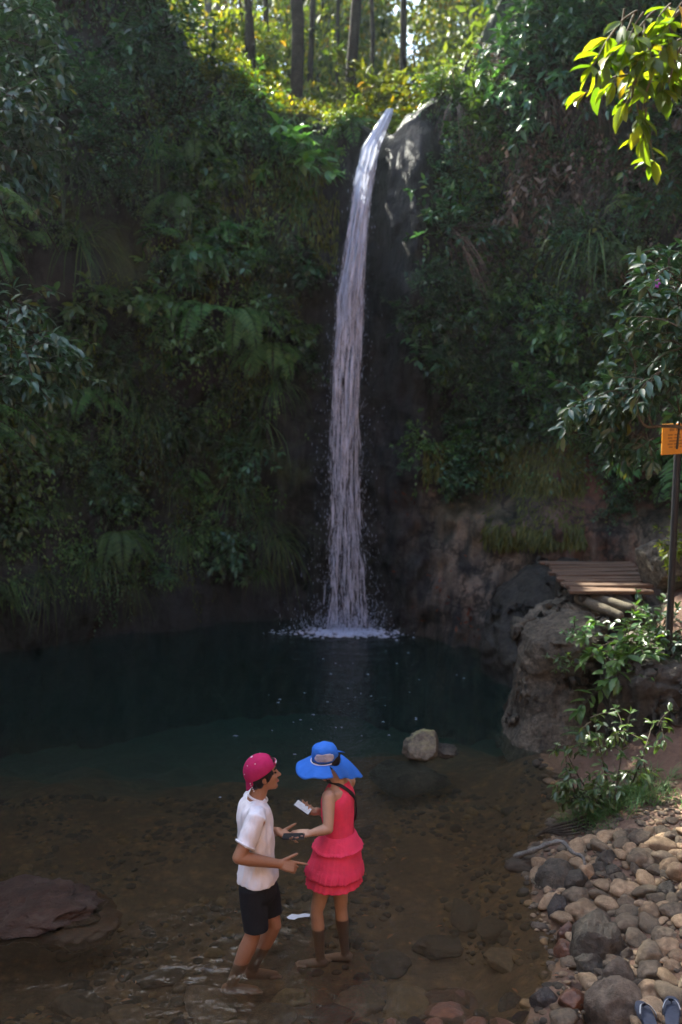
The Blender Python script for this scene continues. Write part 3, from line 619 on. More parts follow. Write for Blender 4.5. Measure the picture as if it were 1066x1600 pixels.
def on_bed():
    y = 4.6 + 4.6 * random.random() ** .8; x = random.uniform(-4.5, lerp(SHORE, y) - .05)
    if noise.noise(Vector((x * 1.1, y * 1.1, 20))) < -.12: return None
    return (x, y, ground_z(x, y) - .004)
M['bed_a'] = rock_mat('bed_a', (.10, .066, .036), (.17, .108, .06), (.24, .15, .08), .85, 3, .3)
M['bed_b'] = rock_mat('bed_b', (.04, .03, .02), (.07, .05, .032), (.11, .075, .045), .85, 3, .3)
M['bed_c'] = rock_mat('bed_c', (.17, .10, .04), (.26, .155, .065), (.33, .21, .09), .85, 3, .3)
scatter_stones(5200, on_bed, .015, .045, [M['bed_a'], M['bed_b'], M['bed_b'], M['bed_c']], 'stream_pebbles')
SUBM = [(690, 1470, .16, 'bed_b'), (775, 1475, .13, 'bed_b'), (790, 1530, .12, 'bed_a'), (610, 1490, .14, 'bed_b'), (330, 1560, .20, 'bed_a'), (250, 1510, .13, 'bed_b'), (640, 1560, .18, 'bed_c'), (715, 1560, .17, 'rock_red'), (560, 1560, .16, 'bed_a'), (120, 1560, .16, 'bed_b'), (450, 1545, .13, 'bed_c'), (725, 1440, .15, 'bed_b'), (820, 1400, .12, 'bed_b'), (420, 1590, .16, 'bed_a'), (200, 1575, .12, 'bed_a'), (520, 1590, .14, 'bed_b')]
SL = ['dark oval stone under the water right of the woman', 'dark round stone under the water off the largest shore boulder', 'brown stone under the water near the glossy black rock', 'dark stone under the water between the woman and the shore', 'broad brown stone under the water in front of the man', 'dark stone under the water left of the man\'s legs', 'yellowish stone under the water near the bottom middle', 'rust red stone barely covered by water near the bottom edge', 'brown stone under the water at the bottom centre', 'dark stone under the water near the bottom left corner', 'yellow brown stone under the water just in front of the two people', 'dark flat stone under the water midway to the cobble bank', 'dark stone under the water beside the round olive boulder', 'brown stone at the bottom edge left of centre', 'small brown stone under the water toward the bottom left', 'dark stone at the bottom edge near the centre']
EM = [(700, 1578, .10, 'rock_red'), (745, 1600, .08, 'rock_red'), (655, 1598, .07, 'rock_wet'), (845, 1602, .09, 'rock_red'), (610, 1600, .06, 'rock_red'), (560, 1602, .05, 'rock_wet'), (280, 1598, .06, 'rock_wet'), (680, 1600, .07, 'rock_red'), (790, 1600, .08, 'rock_red'), (812, 1588, .06, 'rock_wet'), (720, 1555, .06, 'rock_red'), (855, 1560, .05, 'rock_red')]
EL = ['rust coloured wet rock in the shallows left of the dark oval rock', 'rust coloured wet rock on the bottom edge below the dark oval rock', 'small wet black stone on the bottom edge left of the rust coloured rocks', 'reddish wet rock on the bottom edge below the glossy black rock', 'small reddish wet stone on the bottom edge right of the middle', 'tiny wet stone on the bottom edge near the middle', 'small wet stone on the bottom edge below the man', 'rusty stone on the bottom edge between the rust coloured rock and the wet black stone', 'rusty stone on the bottom edge right of the dark oval rock', 'small black stone just right of the dark oval rock', 'small rusty stone poking out behind the larger rust coloured rock', 'small rusty stone beside the glossy black rock']
for k, ((x, y, r, mt), lab) in enumerate(zip(EM, EL)):
    p = pz(x, y, .0); place_mesh('rock', BIG[(k + 2) % 6], M[mt], (p.x, p.y, -.02), (r * 1.35, r, r * .62), (.1, .05, k * 1.1), lab)
for k, ((x, y, r, mt), lab) in enumerate(zip(SUBM, SL)):
    p = pz(x, y, -.25); g_ = ground_z(p.x, p.y); place_mesh('rock', BIG[k % 6], M[mt], (p.x, p.y, g_ + r * .12), (r * 1.2, r, r * .55), (0, 0, k * 1.3), lab)
# fallen leaves: on the bed, on the rock face, on the bank
def leaf_litter(name, pts, nrm, s0, s1, lab):
    P = np.array(pts); N = np.array(nrm); D = rng.normal(size=P.shape); D -= N * (D * N).sum(1)[:, None]
    me = leaf_cloud(P + N * .012, D, N, rng.uniform(s0, s1, len(P)), .42, T4); o = link(name, me, M['litter'], smooth=False); return tag(o, lab, 'fallen leaves', kind='stuff')
T4 = (np.array([(0, 0, 0), (.42, .5, .06), (1, 0, -.14), (.42, -.5, .06)], float), np.array([(0, 3, 2), (0, 2, 1)]))
T8 = (np.array([(0, 0, 0), (.22, .36, .03), (.55, .46, .03), (.82, .26, -.05), (1, 0, -.2), (.82, -.26, -.05), (.55, -.46, .03), (.22, -.36, .03), (.22, 0, -.02), (.55, 0, -.05), (.82, 0, -.1)], float),
      np.array([(0, 8, 1), (8, 9, 2), (8, 2, 1), (9, 10, 3), (9, 3, 2), (10, 4, 3), (0, 7, 8), (8, 6, 9), (8, 7, 6), (9, 5, 10), (9, 6, 5), (10, 5, 4)]))
def leaf_arrays(P, D, N, L, wr, tm):
    P, D, N = (np.asarray(a, float) for a in (P, D, N)); L = np.asarray(L, float); D = D / (np.linalg.norm(D, axis=1)[:, None] + 1e-9)
    S = np.cross(N, D); S /= (np.linalg.norm(S, axis=1)[:, None] + 1e-9); N = np.cross(D, S); t, f = tm; W = L * wr
    V = P[:, None] + (L[:, None] * t[None, :, 0])[..., None] * D[:, None] + (W[:, None] * t[None, :, 1])[..., None] * S[:, None] + (L[:, None] * t[None, :, 2])[..., None] * N[:, None]
    return V.reshape(-1, 3), (np.arange(len(P))[:, None, None] * len(t) + f[None]).reshape(-1, 3)
def leaf_cloud(P, D, N, L, wr, tm):
    V, F = leaf_arrays(P, D, N, L, wr, tm); return arr_mesh(V, F, np.repeat(rng.random(len(L)), len(tm[1])))
pts = []; nrm = []
for _ in range(150):
    x, y = random.uniform(-3.5, 1.4), random.uniform(5, 9); pts.append((x, y, ground_z(x, y) + .03)); nrm.append((0, 0, 1))
for _ in range(70):
    x, y = random.uniform(1.6, 3.2), random.uniform(5.2, 9); pts.append((x, y, ground_z(x, y) + .02)); nrm.append((.0, 0, 1))
leaf_litter('leaf_litter', pts, nrm, .03, .075, 'scattered orange brown fallen leaves on the stream bed and bank')
pts = []; nrm = []
for x, y, k in ((735, 965, 9), (700, 940, 3), (640, 795, 3), (715, 880, 2), (690, 920, 3), (740, 985, 3), (622, 770, 3), (675, 895, 2), (720, 1000, 3), (660, 960, 2), (1035, 1305, 5), (610, 880, 1), (765, 1010, 2)):
    for _ in range(k):
        p, nn = hit(x + random.gauss(0, 9), y + random.gauss(0, 9))
        if p: pts.append(p[:]); nrm.append(nn[:])
leaf_litter('leaf_litter', pts, nrm, .05, .11, 'orange dead leaves stuck to the rock face right of the waterfall')

# ------------------------------------------------------------------ vegetation builders (local: plant grows out of the origin towards -Y and up)
def rv(s=1.): return Vector((random.gauss(0, s), random.gauss(0, s), random.gauss(0, s)))
def arc(p, d, L, droop, n=6):
    pts = [Vector(p)]; d = Vector(d).normalized()
    for k in range(n): d = (d + Vector((0, 0, -droop / n)) + rv(.05)).normalized(); pts.append(pts[-1] + d * (L / n))
    return pts
class Leaves:
    def __init__(s): s.P = []; s.D = []; s.N = []; s.L = []
    def add(s, p, d, n, l): s.P.append(tuple(p)); s.D.append(tuple(d)); s.N.append(tuple(n)); s.L.append(l)
    def mesh(s, wr=.42, tm=T4): return leaf_cloud(np.array(s.P), np.array(s.D), np.array(s.N), np.array(s.L), wr, tm)
def leaf_path(lv, pts, size, step, droop=.35, start=.25, whorl=True):
    pts = smooth_path(pts, 4); n = len(pts); acc = 0; sgn = 1
    for i in range(int(n * start), n - 1):
        seg = (pts[i + 1] - pts[i]); acc += seg.length
        if acc < step: continue
        acc = 0; t = seg.normalized(); side = t.cross(Vector((0, 0, 1)));
        if side.length < .1: side = Vector((1, 0, 0))
        side.normalize(); sgn = -sgn
        d = (side * sgn * random.uniform(.5, 1) + t * random.uniform(.3, .8) + Vector((0, 0, random.uniform(-droop, .25))) + rv(.18))
        lv.add(pts[i], d, Vector((0, 0, 1)) + rv(.35), size * random.uniform(.65, 1.2))
    if whorl:
        t = (pts[-1] - pts[-2]).normalized()
        for k in range(5):
            lv.add(pts[-1], t * .7 + rv(.55) + Vector((0, 0, -droop * .3)), Vector((0, 0, 1)) + rv(.3), size * random.uniform(.6, 1.1))
def shrub_protos(nt, L, leaf, up, droop, tm=T4, wr=.42, step=None):
    lv = Leaves(); bm = bmesh.new()
    for k in range(nt):
        d = Vector((random.gauss(0, .75), -abs(random.gauss(.65, .35)), random.gauss(up, .5))); pts = arc((random.gauss(0, .04), 0, 0), d, L * random.uniform(.5, 1.1), droop * random.uniform(.6, 1.4))
        leaf_path(lv, pts, leaf, step or leaf * .42, .5); tube(bm, pts, [.008, .008, .007, .006, .005, .004, .003], 5, False)
        if random.random() < .6:
            q = arc(pts[3], d + rv(.7), L * .4, droop); leaf_path(lv, q, leaf * .85, leaf * .45, .5, .1)
    return lv.mesh(wr, tm), bm_mesh(bm)
def fern_proto(nf, L, droop, up=.6, bip=False, npin=20, spread=1.0, pw=.2):
    lv = Leaves(); bm = bmesh.new()
    for k in range(nf):
        a = random.uniform(-1.3, 1.3) * spread; d = Vector((math.sin(a), -math.cos(a) * .9, up * random.uniform(.5, 1.4))); l = L * random.uniform(.65, 1.1)
        pts = smooth_path(arc((0, 0, 0), d, l, droop * random.uniform(.7, 1.3), 8), 4); tube(bm, pts[::3], .004, 4, False); frond(lv, pts, l, npin, bip)
    return lv.mesh(pw if not bip else .34), bm_mesh(bm)
def frond(lv, pts, l, npin, bip):
    n = len(pts)
    for i in range(npin):
        s = .14 + .86 * i / npin; q = min(n - 2, int(s * (n - 1))); p = pts[q]; t = (pts[q + 1] - pts[q]).normalized(); up = Vector((0, 0, 1)) - t * t.z
        if up.length < .15: up = Vector((0, -1, 0)) - t * (-t.y)
        up.normalize(); side = t.cross(up); w_ = l * .30 * math.sin(math.pi * (1 - (1 - s) ** .8 * .96)) ** .55 * (1.06 - s * .72)
        for sg in (-1, 1):
            d = (side * sg + t * .45 - up * .18 + rv(.05)).normalized()
            if not bip: lv.add(p, d, up + rv(.1), w_)
            else:
                m = max(4, int(w_ / .026))
                for j in range(m):
                    u = (j + .5) / m; pp = p + d * w_ * u - up * .12 * w_ * u * u; e = w_ * .30 * (1 - u * .85)
                    pd = (t - d * t.dot(d)).normalized()
                    for s2 in (-1, 1): lv.add(pp, pd * s2 + d * .5, up + rv(.15), e)
def tuft_proto(nb, L, droop, up=.3, w_=.011):
    V = []; F = []; rn = []
    for k in range(nb):
        d = Vector((random.gauss(0, .6), -abs(random.gauss(.6, .3)), random.gauss(up, .35))); l = L * random.uniform(.5, 1.15); p = arc((random.gauss(0, .05), random.gauss(0, .02), random.gauss(0, .04)), d, l, droop * random.uniform(.7, 1.3), 8)
        side = d.cross(Vector((0, 0, 1))).normalized(); i0 = len(V); r_ = random.random()
        for q, c in enumerate(p):
            h = side * w_ * (1 - (q / 8) ** 1.6) * .5; V += [tuple(c - h), tuple(c + h)]
        for q in range(8): a = i0 + q * 2; F += [(a, a + 1, a + 3), (a, a + 3, a + 2)]; rn += [r_, r_]
    return arr_mesh(np.array(V), np.array(F), rn)
def hang_proto(nv, L, leaf):          # curtain of hanging creeper
    lv = Leaves(); bm = bmesh.new()
    for k in range(nv):
        p0 = Vector((random.gauss(0, .28), random.uniform(-.12, 0), random.gauss(0, .12))); l = L * random.uniform(.4, 1.1); pts = [p0 + Vector((random.gauss(0, .03), -.06 * math.sin(j * .6) - .05, -l * j / 7)) for j in range(8)]
        leaf_path(lv, pts, leaf, leaf * .6, .9, 0, False); tube(bm, pts, .004, 4, False)
    return lv.mesh(.55), bm_mesh(bm)
def joined(leaf, stem, m1, m2):       # one mesh, two materials, for plants too small to show their stems
    bm = bmesh.new(); bm.from_mesh(leaf); a = len(bm.faces); bm.from_mesh(stem); bm.faces.ensure_lookup_table()
    for f in bm.faces[a:]: f.material_index = 1; f.smooth = True
    me = bpy.data.meshes.new('plant'); bm.to_mesh(me); bm.free(); me.materials.append(m1); me.materials.append(m2); return me
class Kind: pass
KINDS = {}
M['leaf_bright'] = leaf_mat('leaf_bright', [(0, (.05, .12, .03)), (1, (.11, .21, .055))], .4, .3)
def kind(name, proto, mats, stem='bark'):
    KINDS.setdefault(name, [])
    for mt in mats:
        if isinstance(proto, tuple): KINDS[name].append(joined(proto[0], proto[1], M[mt], M[stem]))
        else:
            q = proto.copy(); q.materials.append(M[mt]); KINDS[name].append(q)
for k in range(3):
    kind('shrub', shrub_protos(26, .62, .12, .35, .9), ['leaf_dark', 'leaf_mid'])
    kind('creeper', hang_proto(22, 1.1, .075), ['leaf_dark', 'leaf_olive'])
    kind('bush', shrub_protos(34, .8, .10, .6, .7), ['leaf_dark', 'leaf_gloss'])
    kind('fern', fern_proto(9, .95, 1.5), ['fern'])
    kind('longfern', fern_proto(8, 1.3, 2.0, .4, npin=30), ['fern'])
    kind('grass', tuft_proto(70, 1.0, 2.1), ['grass'])
    kind('deadfern', hang_proto(40, .9, .10), ['fern_dry']); kind('deadfern', tuft_proto(110, .85, 2.6), ['fern_dry']); kind('deadfern', shrub_protos(30, .7, .11, .1, 2.0, T4, .3), ['fern_dry'])
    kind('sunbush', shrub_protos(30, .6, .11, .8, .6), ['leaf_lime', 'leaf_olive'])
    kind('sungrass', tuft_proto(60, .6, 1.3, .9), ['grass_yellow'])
    kind('brightbush', shrub_protos(30, .65, .10, .8, .6), ['leaf_bright'])
    kind('bigleaf', shrub_protos(12, .7, .23, .5, 1.1, T8, .5), ['leaf_mid', 'leaf_dark'])
NAMES = {'brightbush': ('bush', 'bush', 'bright green bush'), 'shrub': ('shrub', 'shrub', 'leafy shrub'), 'creeper': ('creeper', 'creeper', 'hanging leafy creeper'), 'bush': ('bush', 'bush', 'dense small leaved bush'), 'fern': ('fern', 'fern', 'arching fern'), 'longfern': ('fern', 'fern', 'long drooping fern'), 'grass': ('grass_tuft', 'grass tuft', 'drooping tuft of long grass'), 'deadfern': ('dry_fern', 'fern', 'brown dried out fern'), 'sunbush': ('bush', 'bush', 'yellow green bush'), 'sungrass': ('grass_tuft', 'grass tuft', 'straw yellow grass tuft'), 'bigleaf': ('broadleaf_plant', 'plant', 'broad leaved plant')}
def put_plant(kd, p, nn, s, label, group=None, mesh=None):
    me = mesh or random.choice(KINDS[kd]); o = bpy.data.objects.new(NAMES[kd][0], me); C.objects.link(o)
    rz = math.atan2(nn.x, -nn.y) if abs(nn.x) + abs(nn.y) > .05 else random.uniform(-1, 1)
    o.location = p - nn * .03; o.rotation_euler = (random.gauss(0, .12), random.gauss(0, .12), rz + random.gauss(0, .35)); o.scale = (s, s, s * random.uniform(.9, 1.1))
    return tag(o, label, NAMES[kd][1], group)
def wall_pt(x, z):
    d = Vector((0, 1, 0)); h = BV.ray_cast(Vector((x, -1, z)), d)
    if h[0] is None: return None, None
    nn = h[1] if h[1].dot(d) < 0 else -h[1]; return h[0], nn
WREG = [  # region name, x range, z range, count, weights, size
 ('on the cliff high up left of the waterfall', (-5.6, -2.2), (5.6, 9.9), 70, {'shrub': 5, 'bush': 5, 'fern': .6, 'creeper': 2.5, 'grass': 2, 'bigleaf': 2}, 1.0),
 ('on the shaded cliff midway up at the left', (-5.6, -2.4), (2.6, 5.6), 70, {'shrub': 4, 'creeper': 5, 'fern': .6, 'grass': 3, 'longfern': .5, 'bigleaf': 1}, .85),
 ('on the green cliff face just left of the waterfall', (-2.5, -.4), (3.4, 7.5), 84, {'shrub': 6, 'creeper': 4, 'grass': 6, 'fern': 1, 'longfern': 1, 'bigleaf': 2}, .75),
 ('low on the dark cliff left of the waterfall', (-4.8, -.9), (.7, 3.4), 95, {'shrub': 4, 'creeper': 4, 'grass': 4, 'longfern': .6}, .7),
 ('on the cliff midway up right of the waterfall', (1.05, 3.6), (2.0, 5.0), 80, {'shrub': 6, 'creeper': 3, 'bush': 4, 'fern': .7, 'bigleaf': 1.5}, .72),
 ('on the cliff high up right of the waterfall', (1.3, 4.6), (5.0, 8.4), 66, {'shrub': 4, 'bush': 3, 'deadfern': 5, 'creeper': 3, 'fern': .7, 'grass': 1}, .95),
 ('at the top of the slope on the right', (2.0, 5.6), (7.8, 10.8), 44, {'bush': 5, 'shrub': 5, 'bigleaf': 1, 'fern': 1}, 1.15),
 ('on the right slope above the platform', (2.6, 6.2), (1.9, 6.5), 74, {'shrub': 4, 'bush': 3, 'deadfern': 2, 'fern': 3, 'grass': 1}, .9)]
for rn_, (x0, x1), (z0, z1), cnt, wts, sz in WREG:
    for _ in range(cnt):
        p, nn = wall_pt(random.uniform(x0, x1), random.uniform(z0, z1))
        if p is None: continue
        q = project(p)
        if (575 < q[0] < (690 if q[1] < 330 else 645 if q[1] < 620 else 700) and q[1] > 150) or (745 < q[0] < 930 and 695 < q[1] < 880): continue
        kd = random.choices(list(wts), list(wts.values()))[0]
        put_plant(kd, p, nn, sz * random.uniform(.6, 1.0) * (1.7 if random.random() < .3 else 1), 'dark %s %s' % (NAMES[kd][2], rn_), 'plants growing ' + rn_)
# moss and ivy carpet on the rock
P = []; N = []; D = []
def carpet(n_, xr, zr, keep=-.1):
    for _ in range(n_):
        x, z = random.uniform(*xr), random.uniform(*zr)
        if noise.noise(Vector((x * .9, z * .7, 31))) + .4 * noise.noise(Vector((x * 3, z * 2, 3))) < keep: continue
        p, nn = wall_pt(x, z)
        if p is None: continue
        P.append((p + nn * random.uniform(.0, .06))[:]); N.append((nn + rv(.4))[:]); D.append((Vector((0, 0, -1)) + rv(.45) + nn * .4)[:])
carpet(16000, (-6, -.35), (1.2, 9.8), .08); carpet(9000, (1.0, 5.2), (2.0, 9.5), .05); carpet(2500, (-5.5, -1), (.6, 2.2), .1); carpet(1400, (-2.6, .1), (6.4, 7.6), -.5)
tag(link('ivy_cover', leaf_cloud(np.array(P), np.array(D), np.array(N), rng.uniform(.03, .08, len(P)), .55, T4), M['leaf_mid'], smooth=False), 'low carpet of dark ivy and moss leaves covering the cliff', 'ivy', kind='stuff')
P = []; N = []; D = []
def mosshang(n_, x0, y0, x1, y1):
    for _ in range(n_):
        x, y = random.uniform(x0, x1), random.uniform(y0, y1)
        if noise.noise(Vector((x * .02, y * .012, 3))) < -.35: continue
        p, nn = hit(x, y)
        if p is None: continue
        P.append((p + nn * .01)[:]); N.append((nn + rv(.3))[:]); D.append((Vector((0, 0, -1)) + rv(.25) + nn * .25)[:])
mosshang(7500, 758, 690, 915, 850); mosshang(1200, 660, 690, 770, 745); mosshang(1600, 440, 210, 530, 420); mosshang(900, 300, 250, 420, 480)
tag(link('hanging_moss', leaf_cloud(np.array(P), np.array(D), np.array(N), rng.uniform(.07, .17, len(P)), .2, T4), M['leaf_olive'], smooth=False), 'olive green hanging moss and fine grass matted on the rock', 'moss', kind='stuff')

# plants that can be told apart, each placed where the photo shows it
def feature(kd, x, y, s, label, mesh=None, lift=0):
    p, nn = hit(x, y)
    if p is None: return None
    p = p + Vector((0, 0, lift)); return put_plant(kd, p, nn, s, label, mesh=mesh)
def fproto(*a, mat='fern', **k): q = fern_proto(*a, **k); return joined(q[0], q[1], M[mat], M['twig'])
M['fern_bright'] = leaf_mat('fern_bright', [(0, (.06, .14, .04)), (1, (.11, .21, .065))], .55, .3)
M['fern_light'] = leaf_mat('fern_light', [(0, (.10, .15, .05)), (1, (.17, .24, .09))], .5, .35)
big = fproto(11, 1.25, 2.4, .5, True, 22, .8, mat='fern_bright')
feature('fern', 285, 305, .85, 'bright green tree fern hanging on the cliff left of the waterfall', big)
feature('fern', 300, 375, .7, 'lower bright green fern drooping under the tree fern on the left cliff', big)
feature('shrub', 425, 490, .8, 'leafy green shrub bulging out left of the middle of the waterfall')
feature('shrub', 470, 430, .7, 'leafy shrub close to the left edge of the waterfall')
feature('bigleaf', 450, 560, .7, 'broad leaved plant low on the green wall left of the waterfall')
feature('grass', 480, 250, .9, 'long drooping grass below the lip of the cliff left of the waterfall')
feature('grass', 440, 235, 1.0, 'mass of hanging grass under the sunlit top of the left cliff')
feature('longfern', 505, 215, .6, 'fern drooping beside the top of the waterfall on its left')
feature('bush', 545, 205, .45, 'small light green bush right beside the waterfall lip on its left')
feature('grass', 300, 660, .8, 'hanging grass tuft with bare roots in the dark left cliff')
feature('grass', 325, 700, .8, 'lower hanging grass tuft in the dark left cliff')
feature('longfern', 135, 610, .8, 'feathery dark fern hanging deep in the shade at the left')
feature('shrub', 140, 770, .6, 'green shrub low on the dark left cliff')
feature('shrub', 285, 860, .35, 'single small plant near the foot of the dark left cliff')
feature('grass', 650, 510, .5, 'grass tuft hanging on the rock right of the middle of the waterfall')
feature('brightbush', 690, 150, .8, 'bright green bush at the cliff top right of the waterfall')
feature('brightbush', 655, 165, .5, 'small bright bush hanging over the rock just right of the waterfall lip')
feature('brightbush', 770, 150, .8, 'bright bush at the cliff top, farthest right of the three')
feature('shrub', 720, 215, .8, 'leafy shrub drooping below the bright bushes right of the waterfall top')
feature('brightbush', 735, 160, .75, 'leafy bush on the cliff edge farther right of the waterfall top')
lp = fproto(12, .62, 2.6, .7, False, 11, 1.3, mat='leaf_pale')
feature('fern', 885, 545, .62, 'pale yellowish drooping plant on the dark right slope', lp)
lf = fproto(9, .9, 1.5, .9, False, 14, 1.5, mat='fern_light', pw=.24)
feature('fern', 1000, 325, .9, 'light green fern with broad fingered fronds on the right slope', lf)
feature('fern', 860, 395, .6, 'light green upright fern on the right slope', lf)
feature('brightbush', 945, 245, .5, 'pale leaved shrub below the brown dry ferns at the right')
for x, y, s in ((870, 150, 1.0), (930, 170, 1.1), (985, 215, 1.0), (850, 220, .9), (905, 235, 1.0), (1040, 190, 1.1), (960, 110, 1.1), (880, 110, 1.0), (820, 260, .9), (930, 290, .9), (1020, 260, 1), (900, 330, .8), (850, 320, .8), (960, 390, .7)):
    feature('deadfern', x, y, s * 1.05, 'dark brown dried out fern in the mat on the upper right slope')['group'] = 'dry fern mat on the upper right slope'
for x, y, s in ((660, 690, .6), (700, 700, .6), (740, 690, .5), (690, 660, .6), (640, 720, .4), (720, 650, .6)):
    feature('shrub', x, y, s, 'green shrub on the ledge above the bare rock right of the waterfall')['group'] = 'shrubs on the ledge right of the waterfall'
for x, y, s in ((965, 760, .5), (950, 800, .5), (985, 790, .5)):
    feature('bush', x, y, s, 'small dark bush on the reddish slope behind the platform')['group'] = 'bushes on the slope behind the platform'
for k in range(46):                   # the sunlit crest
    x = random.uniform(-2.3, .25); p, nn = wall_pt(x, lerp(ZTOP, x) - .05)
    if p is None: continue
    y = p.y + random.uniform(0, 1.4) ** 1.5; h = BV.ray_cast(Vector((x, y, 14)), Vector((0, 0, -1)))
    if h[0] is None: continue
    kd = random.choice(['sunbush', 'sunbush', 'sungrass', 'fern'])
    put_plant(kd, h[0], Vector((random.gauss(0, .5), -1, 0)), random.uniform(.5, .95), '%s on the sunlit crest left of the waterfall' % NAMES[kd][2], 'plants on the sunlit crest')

# vines and roots hanging on the rock
def vine(pts, r, mat, label, name='vine', cat='vine'):
    bm = bmesh.new(); W = []
    for x, y in pts:
        p, nn = hit(x, y); W.append(p + nn * .05)
    for k in range(1, len(W)): W[k].y = min(W[k].y, W[k - 1].y + .05)
    W = smooth_path(W, 5); tube(bm, W, [r * (1 - .5 * i / len(W)) for i in range(len(W))], 6); o = link(name, bm_mesh(bm), mat); recenter(o, W[0]); return tag(o, label, cat)
vine([(795, 400), (785, 450), (772, 510), (765, 545), (762, 585)], .014, M['twig'], 'long grey vine hanging down the right cliff')
vine([(732, 290), (733, 310), (731, 350)], .014, M['bark_pale'], 'short pale root hanging on the right cliff, nearer the waterfall')
vine([(777, 300), (776, 320), (775, 342)], .014, M['bark_pale'], 'short pale root hanging on the right cliff, farther from the waterfall')
vine([(930, 430), (915, 470), (890, 505), (876, 530)], .022, M['twig'], 'brown bent branch lying on the upper right slope', 'branch', 'branch')
vine([(300, 655), (297, 690), (294, 745), (299, 790)], .008, M['twig'], 'thin bare root dangling in the dark left cliff')
vine([(700, 655), (672, 668), (645, 688)], .008, M['twig'], 'thin twig lying on the ledge right of the waterfall', 'twig', 'twig')
vine([(190, 255), (150, 270), (100, 272)], .015, M['bark'], 'dark bare branch sticking out of the left cliff', 'branch', 'branch')

# ------------------------------------------------------------------ forest on the plateau
def crown_mesh(n_, rx, rz, leaf, clumps):
    cs = []
    for _ in range(clumps):
        d = rv().normalized(); k = random.uniform(.35, 1) ** .6; cs.append((Vector((d.x * rx * k, d.y * rx * k, d.z * rz * k)), random.uniform(.5, 1.1) * rx * .33))
    lv = Leaves()
    for _ in range(n_):
        c, r = random.choice(cs); p = c + Vector((random.gauss(0, r * .55), random.gauss(0, r * .55), random.gauss(0, r * .38))); lv.add(p, rv() + Vector((0, 0, -.5)), rv(.6) + Vector((0, 0, 1)), leaf * random.uniform(.7, 1.3))
    return lv.mesh(.55), cs
CROWNS = [crown_mesh(4600, 2.3, 1.8, .24, 26) for _ in range(3)]; LIGHT = [crown_mesh(2200, 1.9, 2.2, .17, 22) for _ in range(3)]
def trunk_mesh(h, r, lean, cs=None, cz=0):
    bm = bmesh.new(); p = [Vector((lean * h * (k / 8) ** 1.2 + random.gauss(0, r * .35), random.gauss(0, r * .35), h * k / 8 - .4)) for k in range(9)]
    p = smooth_path(p, 2); n_ = len(p); tube(bm, p, [r * (1.25 if i == 0 else 1) * (1 - .62 * i / n_) for i in range(n_)], 9)
    if cs:
        for c, _ in random.sample(cs, min(9, len(cs))):
            a = p[int(n_ * random.uniform(.6, .92))]; b_ = Vector((lean * h, 0, cz)) + c * .8; tube(bm, [a, a.lerp(b_, .5) + Vector((0, 0, .25)), b_], [r * .3, r * .2, r * .08], 5)
    return bm_mesh(bm)
def top_z(x, y):
    h = BV.ray_cast(Vector((x, y, 60)), Vector((0, 0, -1))); return h[0].z if h[0] else 8
def tree(x, y, h, r, lean, label, mat='bark', light=False, group=None, cmat='leaf_forest', sc=1.0, off=0):
    z = top_z(x, y); cr = Vector((x + lean * h, y, z + h - .4 + off))
    for L_ in LIT:
        v = cr - L_; dd = (v - SUN * v.dot(SUN)).length
        if dd < (2.1 if L_.y < 9.5 or L_.y > 9.95 else .5) * sc:
            if group: return None
            sc = min(sc, .3)
    t = thing('forest_tree', (x, y, z), label, 'tree', group); cm, cs = random.choice(LIGHT if light else CROWNS)
    q = cm.copy(); q.materials.append(M[cmat]); cz = h - .4 + off
    link('trunk', trunk_mesh(h, r, lean, cs, cz), M[mat], t, world=False); o = link('crown', q, None, t, False, False)
    o.location = (lean * h, 0, cz); o.rotation_euler.z = random.uniform(0, 6.3); o.scale = (sc,) * 3; return t
LIT = [px(*q) for q in ((1000, 100, 5.0), (1030, 30, 5.0), (400, 110, 14.3), (340, 140, 14.2), (460, 110, 14.3), (930, 100, 11.5), (880, 60, 11.5), (1030, 850, 9.9), (985, 60, 10))]
def X_at(xpix, Y): return (xpix - 533) / FPX * Y * 1.0
NAMED = [(340, 19.0, 9.5, .075, .01, 'bark_pale', 'left of the two pale slim trunks at the top left of the forest'), (352, 19.4, 10, .06, .015, 'bark_pale', 'right of the two pale slim trunks at the top left of the forest'),
 (465, 18.0, 10, .125, .0, 'bark', 'thickest dark trunk at the top middle'), (548, 18.5, 10, .11, .07, 'bark', 'dark trunk leaning right beside the bright sky gap'), (422, 20.0, 10, .06, 0, 'bark', 'slim dark trunk between the pale pair and the thickest trunk'), (487, 21, 11, .07, .03, 'bark', 'dark trunk close behind the thickest one on its right'), (585, 22, 10, .06, -.03, 'bark', 'slim dark trunk right of the bright sky gap'), (392, 17.6, 9.5, .05, .02, 'bark', 'thin dark trunk just right of the pale pair'), (525, 24, 11, .06, .02, 'bark', 'thin far trunk left of the leaning trunk'), (622, 20, 10.5, .08, .01, 'bark', 'dark trunk at the right end of the sunlit forest')]
for xp, Y, h, r, ln, mt, lab in NAMED: tree(X_at(xp, Y), Y, h, r, ln, lab, mt)
tree(-6.0, 19.0, 14.9 - top_z(-6.0, 19.0), .14, 0, 'unseen dense tree added above the left cliff to shade the right bank', 'bark', cmat='leaf_dark')  # added out of view to keep sun off the bank and shrub
tree(-2.8, 16.1, 11.4 - top_z(-2.8, 16.1), .06, 0, 'slim unseen tree added behind the sunlit crest to shade the bank', 'bark', cmat='leaf_mid', sc=.5)  # unseen crown put in the path of the sun to the bank
tree(-1.5, 17.4, 4.3, .09, 0, 'small dense tree added behind the waterfall lip to shade the rock beside it', 'bark', cmat='leaf_mid', sc=.85)  # added to block sun from the rock bulge beside the lip
tree(-4.6, 18.2, 18.6 - top_z(-4.6, 18.2), .16, 0, 'tall unseen tree added above the left cliff to shade the right hand tree', 'bark', cmat='leaf_dark', sc=1.15)  # crown added above the view to shade the glossy leaved tree
